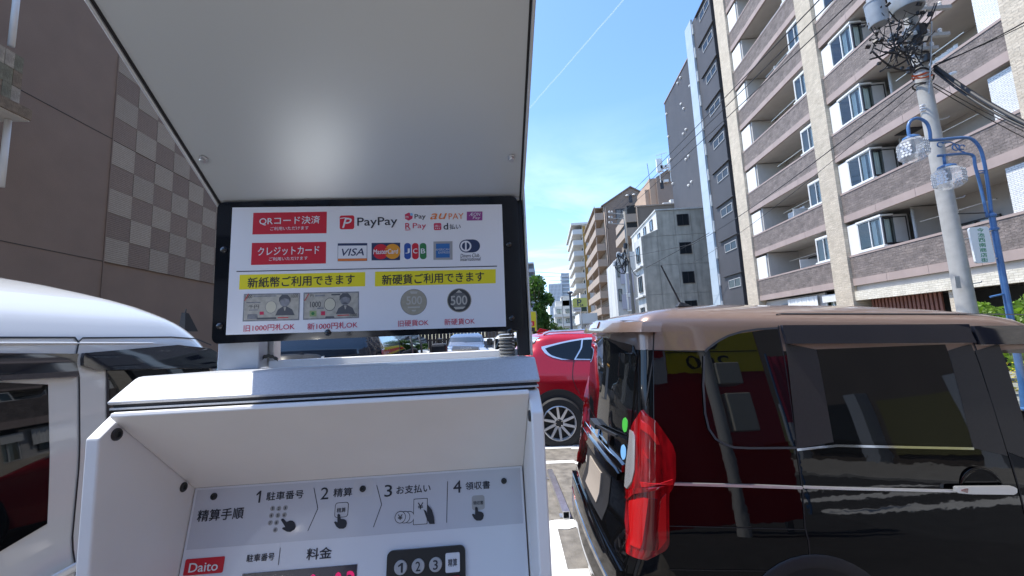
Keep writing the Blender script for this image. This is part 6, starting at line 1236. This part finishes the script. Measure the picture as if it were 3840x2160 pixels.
rt = [(.25, .0), (.6, -.04), (1.1, .0), (1.3, .02), (1.6, .05), (1.8, .15), (1.86, .5)]; ft = [(.25, 4.7), (.9, 4.7), (1.1, 4.4), (1.2, 3.7), (1.6, 3.0), (1.86, 2.4)]
dvn, BV = simple_car('dark_van', 'dark blue tall van parked behind the payment machine', lot(-.78, 3.35, 0), LOT + math.pi / 2, 1.50, Hv, 4.7, P_navy, rt, ft, ins, [])
VMi = WM[dvn].inverted()
def vr(x, y):                                            # D pixels -> rear face coordinates
    o = VMi @ CAM; r = VMi.to_3x3() @ ray(*D(x, y)); z = 1.4
    for _ in range(5): p = o + r * ((BV.xr(z) - .03 - o.x) / r.x); z = min(max(p.z, .3), 1.8)
    return (BV.q_rear(p.y, z), p.z)
def vs(x, y):
    o = VMi @ CAM; r = VMi.to_3x3() @ ray(*D(x, y)); z = 1.4
    for _ in range(5): p = o + r * ((BV.y0(z) - o.y) / r.y); z = min(max(p.z, .3), 1.8)
    return (BV.q_side(p.x, z), p.z)
def vp(name, pts, m, off=.006, f=vr): return BV.patch(poly_rows([f(*p) for p in pts], 8), 12, off, .012).build(name, m, dvn, smooth=40, local=True)
vp('rear_window', [(640, 846), (956, 840), (958, 903), (640, 916)], mat('blue_tint_glass', (.012, .020, .035), .04, coat=.5), .006)
vp('tail_lamp', [(962, 879), (984, 877), (986, 894), (962, 896)], M_lamp, .02); vp('tail_lamp', [(962, 897), (986, 895), (988, 912), (962, 914)], M_clear, .02)
vp('rear_wiper', [(830, 898), (905, 889), (906, 892), (830, 902)], M_plastic, .03); vp('mirror_stay', [(812, 896), (818, 895), (818, 905), (812, 906)], M_screen, .02); vp('round_sticker', [(886, 903), (892, 899), (902, 899), (908, 903), (906, 910), (888, 911)], mat('sticker_pale', (.45, .55, .62), .4), .01)
vp('side_window', [(1000, 846), (1028, 845), (1036, 908), (1008, 912)], M_dglass, .004, vs); vp('side_window', [(1032, 845), (1050, 844), (1060, 902), (1040, 906)], M_dglass, .004, vs); vp('side_window', [(1054, 844), (1066, 845), (1084, 898), (1064, 902)], M_dglass, .004, vs)
vp('window_pillar', [(1028, 845), (1032, 845), (1040, 906), (1036, 908)], M_plastic, .008, vs); vp('window_pillar', [(1050, 844), (1054, 844), (1064, 902), (1060, 903)], M_plastic, .008, vs)
pm2 = VMi @ on_pl(D(1104, 889), lot(-.78 + .12, 0, 0), U); b = MB(); b.box(pm2.x - .1, pm2.x + .1, -.24, -.02, pm2.z - .12, pm2.z + .14); b.build('door_mirror', M_plastic, dvn, local=True, bevel=.04)
# pickup facing us
WP = 17.6; pc = on_pl(D(1169, 880), lot(0, WP, 0), Wd); cu_ = pc.dot(U)
insP = [(.25, .06), (.6, .0), (1.1, .0), (1.16, .06), (1.25, .12), (1.75, .22), (1.88, .4)]
pk, BP = simple_car('pickup_truck', 'blue grey pickup truck facing the camera with a black grille', lot(cu_ + .98, WP, 0), LOT - math.pi / 2 + math.pi, 1.96, 1.88, 5.0, P_bg,
    [(.25, .02), (.8, .0), (1.05, .05), (1.22, .25), (1.26, 1.05), (1.35, 1.25), (1.75, 1.75), (1.88, 2.1)], [(.25, 5.0), (1.1, 5.0), (1.3, 4.9), (1.75, 4.6), (1.88, 4.3)], insP, [])
PMi = WM[pk].inverted()
def pr_(x, y, xo=.05):
    o = PMi @ CAM; r = PMi.to_3x3() @ ray(*D(x, y)); z = 1.0
    for _ in range(5): p = o + r * ((BP.xr(z) - .04 - o.x) / r.x); z = min(max(p.z, .3), 1.85)
    return (BP.q_rear(p.y, z), p.z)
def pp2(name, pts, m, off=.01): o = BP.patch(poly_rows([pr_(*p) for p in pts], 8), 14, off, .02).build(name, m, pk, smooth=40, local=True); WM[o] = WM[pk]; return o
pp2('windscreen', [(1131, 848), (1212, 848), (1216, 861), (1124, 861)], mat('blue_windscreen', (.03, .05, .08), .04, coat=.6)); gr_ = pp2('grille', [(1139, 871), (1205, 871), (1204, 886), (1140, 886)], M_plastic, .03)
pp2('headlamp', [(1118, 872), (1137, 872), (1137, 884), (1119, 884)], M_clear, .02); pp2('headlamp', [(1207, 872), (1226, 872), (1225, 884), (1207, 884)], M_clear, .02); pp2('bumper', [(1114, 887), (1230, 887), (1229, 900), (1116, 900)], M_plastic, .06); pp2('number_plate', [(1160, 890), (1182, 890), (1182, 897), (1160, 897)], M_screen, .075)
GPk = Plane(WM[pk] @ Vector((-.09, .98, 1.1)), U, Zd, lambda x, y: D(x, y)); GPk.text('TOYOTA', 1158, 876.5, 1186, 876.5, 4.6, .012, M_screen, gr_, .02)
for x in (1107, 1232): c_ = on_pl(D(x, 860), lot(0, WP + 1.2, 0), Wd); b = MB(); b.lathe([(.02, -.17), (.13, -.13), (.14, .13), (.02, .17)], c_, (0, 0, 1), 10); b.build('door_mirror', M_plastic, pk)
# white car and white van right of it
W2 = 19.5; c2_ = on_pl(D(1224, 872), lot(0, W2, 0), Wd); u2 = c2_.dot(U)
wc_, BC = simple_car('small_white_car', 'small white car just right of the blue grey pickup truck', lot(u2 + 1.0, W2, 0), LOT + math.pi / 2, 1.65, 1.62, 3.9, P_white, [(.25, .0), (.9, .0), (1.05, .1), (1.12, .7), (1.5, 1.2), (1.62, 1.6)], [(.25, 3.9), (1.0, 3.8), (1.5, 3.3), (1.62, 2.9)], [(.25, .05), (.8, 0), (1.0, .03), (1.45, .2), (1.55, .35), (1.62, .5)], [('windscreen', [(-1.35, 1.14), (-.25, 1.14), (-.38, 1.48), (-1.2, 1.48)], M_dglass, .01)])
W3 = 15.5; c3_ = on_pl(D(1240, 880), lot(0, W3, 0), Wd); u3 = c3_.dot(U)
wn_, BW = simple_car('white_van', 'white van with a dark window half hidden by the grey hose', lot(u3 + 1.7, W3, 0), LOT + math.pi / 2, 1.7, 1.80, 4.4, P_white, [(.25, .0), (1.5, .05), (1.70, .15), (1.80, .5)], [(.25, 4.4), (1.0, 4.3), (1.6, 3.6), (1.80, 3.0)], [(.25, .04), (.8, 0), (1.1, .02), (1.6, .1), (1.72, .25), (1.80, .5)], [('rear_window', [(-1.55, 1.12), (-.15, 1.12), (-.18, 1.58), (-1.5, 1.58)], M_dglass, .01)])
# dark board fence and barrier bar behind them
fn = thing('board_fence', 'dark wooden board fence behind the pickup truck', 'fence', lot(-9, 24, 0), LOT); m_bd2 = boxmesh('fence_board', mat('dark_wood', (.06, .05, .045), .85, noise=.3, nscale=4, stretch=(6, 6, .4)), 0, .19, 0, .03, 0, 3.2)
for k in range(48): inst(m_bd2, 'fence_board', fn, (k * .205, .02 * (k % 2), 0))
b = MB(); [b.box(0, 9.8, .055, .12, z, z + .1) for z in (.5, 1.6, 2.7)]; b.build('rail', M_dk2, fn, local=True)
c_ = on_pl(D(1065, 879), lot(0, 16, 0), Wd); gx = ground_z(c_.x); gb = thing('gate_bar', 'short yellow barrier bar left of the pickup truck', 'barrier', (c_.x, c_.y, gx)); b = MB(); b.tube([c_ - U * .22, c_ + U * .22], .045, 8); b.build('bar', mat('amber_paint', (.75, .38, .03), .4), gb); b = MB(); b.box(c_.x - .17, c_.x + .17, c_.y + .05, c_.y + .3, gx, c_.z - .02); b.build('housing', M_post, gb)

# ================================================================== behind the camera: what the black car mirrors
rb_ = thing('rate_board', 'tall red price board with yellow and white panels mirrored in the black minicar', 'sign', (2.05, -1.25, ground_z(2.05)))
b = MB(); b.box(1.32, 3.45, -1.33, -1.25, .02, 2.72); rbd = b.build('board', mat('board_red', (.50, .008, .018), .4), rb_); WM[rbd] = WM[rb_]
b = MB(); b.box(2.05, 3.44, -1.248, -1.244, 2.08, 2.68); b.build('yellow_panel', M_yellow, rbd); b = MB(); b.box(1.33, 2.03, -1.248, -1.244, 1.98, 2.68); b.build('white_panel', M_pwhite, rbd)
RP = Plane((2.05, -1.243, 2.08), (-1, 0, 0), (0, 0, 1), None)
put_text('200', RP, -.95, -.35, .05, .22, .001, M_ink, rbd, .04); put_text('00', RP, -.85, -.30, .31, .54, .001, M_ink, rbd, .04)
for z in (.27,): b = MB(); b.box(2.06, 3.43, -1.2435, -1.2425, 2.08 + z, 2.095 + z); b.build('rule', M_ink, rbd)
b = MB(); b.box(1.55, 1.96, -1.2435, -1.2425, 2.30, 2.42); b.build('red_band', M_red, rbd)
for x in (1.5, 3.3): b = MB(); b.box(x - .04, x + .04, -1.38, -1.335, -.12, 2.6); b.build('leg', M_steel, rb_)
g_ = ground_z(2.5); ep = thing('equipment_pole', 'grey steel pole with two equipment boxes behind the camera', 'pole', (2.5, -.95, g_)); b = MB(); b.tube([(2.5, -.95, g_), (2.5, -.95, 4.4)], .07, 14); b.build('pole', M_frame, ep, smooth=40)
for z0_, z1_, xo in ((1.25, 1.75, .10), (1.86, 2.12, .06)): b = MB(); b.box(2.5 + xo, 2.5 + xo + .30, -1.08, -.86, z0_, z1_); b.build('equipment_box', mat('box_beige', (.74, .72, .62), .5), ep, bevel=.01)
wv2 = copy_tree(wv); wv2.location = (-.6, -7.2, 0); wv2.rotation_euler = (0, 0, math.pi / 2 + .1); tag(wv2, 'second white minicar standing on the lot behind the camera', 'car')
bg_ = thing('shop_building', 'grey shop building with dark windows behind the camera', 'building', (0, -15, 0)); b = MB(); b.box(-14, 4, -24, -15, 0, 9.5); b.build('wall', mat('grey_shop_wall', (.20, .19, .18), .8, noise=.08, nscale=.6), bg_)
wsb = win_set(2.4, 1.6, M_dframe, 1, .08, .08)
for k in range(5):
    for z in (1.0, 4.2, 7.0): put_win(wsb, bg_, (-12.5 + 3.2 * k + 2.4, .06, z), Matrix.Rotation(math.pi, 4, 'Z'))
bg2 = thing('dark_building', 'dark brown building across the road behind the camera', 'building', (14, -14, -.2)); b = MB(); b.box(13.8, 24, -40, -6.2, -.2, 18); b.build('wall', mat('brown_shop_wall', (.12, .10, .085), .8, noise=.1, nscale=.6), bg2)
wsq = win_set(.9, 1.0, M_dframe, 0, .06, .06)
for k in range(12):
    for z in (3.6, 6.4, 9.2): put_win(wsq, bg2, (-.08, 6.5 - 2.6 * k, z), FACE_X)
for k in range(8): b = MB(); b.box(13.3, 13.79, -7.2 - 3.6 * k, -6.7 - 3.6 * k, -.2, 3.0); b.build('pier', M_post, bg2)
for k in range(7): b = MB(); b.box(13.70, 13.79, -10.0 - 3.6 * k, -7.4 - 3.6 * k, .3, 2.6); b.build('shop_front', M_blackin if k % 2 else mat('shop_olive', (.16, .15, .06), .6), bg2)
b = MB()
bn = thing('banner_flag', 'red and white banner flag on a pole behind the camera', 'flag', (4.4, -2.4, ground_z(4.4))); b.tube([(4.4, -2.4, ground_z(4.4)), (4.4, -2.4, 2.6)], .014, 8); b.build('flagpole', M_blu, bn); bm_ = wave_mesh('cloth', 0, .5, 0, 1.2, 0, M_crim, 14, .05); inst(bm_, 'cloth', bn, Vector((4.41, -2.4, 1.35)) - Vector(bn.location)); bm3 = wave_mesh('cloth', 0, .48, 0, .4, .02, M_pwhite, 14, .05); inst(bm3, 'cloth', bn, Vector((4.41, -2.42, 1.0)) - Vector(bn.location))

# ================================================================== contrail
H0_ = 9000.; pA_, pB_ = ray(1975, 418), ray(2372, -40)
qa, qb = CAM + pA_ * (H0_ / pA_.z), CAM + pB_ * (H0_ / pB_.z); ext = qa + (qa - qb) * .10
b = MB(); n_ = 40; rr_ = random.Random(2); pts = [ext.lerp(qb, k / n_) + Vector((rr_.uniform(-12, 12), rr_.uniform(-12, 12), 0)) for k in range(n_ + 1)]; b.tube(pts, 26, 8, 20)
mc = bpy.data.materials.new('contrail_vapour'); mc.use_nodes = True; t = mc.node_tree; t.nodes.remove(t.nodes['Principled BSDF']); tr = t.nodes.new('ShaderNodeBsdfTransparent'); df_ = t.nodes.new('ShaderNodeBsdfTranslucent'); df2 = t.nodes.new('ShaderNodeBsdfDiffuse'); ms_ = t.nodes.new('ShaderNodeMixShader'); ad = t.nodes.new('ShaderNodeAddShader')
df_.inputs[0].default_value = (.5, .5, .5, 1); df2.inputs[0].default_value = (.5, .5, .5, 1); t.links.new(df_.outputs[0], ad.inputs[0]); t.links.new(df2.outputs[0], ad.inputs[1]); lw = t.nodes.new('ShaderNodeLayerWeight'); lw.inputs[0].default_value = .4; mr = t.nodes.new('ShaderNodeMapRange'); mr.inputs[3].default_value = .16; mr.inputs[4].default_value = 0.0; t.links.new(lw.outputs['Facing'], mr.inputs[0]); t.links.new(mr.outputs[0], ms_.inputs[0]); t.links.new(tr.outputs[0], ms_.inputs[1]); t.links.new(ad.outputs[0], ms_.inputs[2]); t.links.new(ms_.outputs[0], t.nodes['Material Output'].inputs[0])
b.build('contrail', mc, None, smooth=True, kind='stuff', loc=tuple(qa), label='thin white contrail crossing the blue sky', cat='contrail')
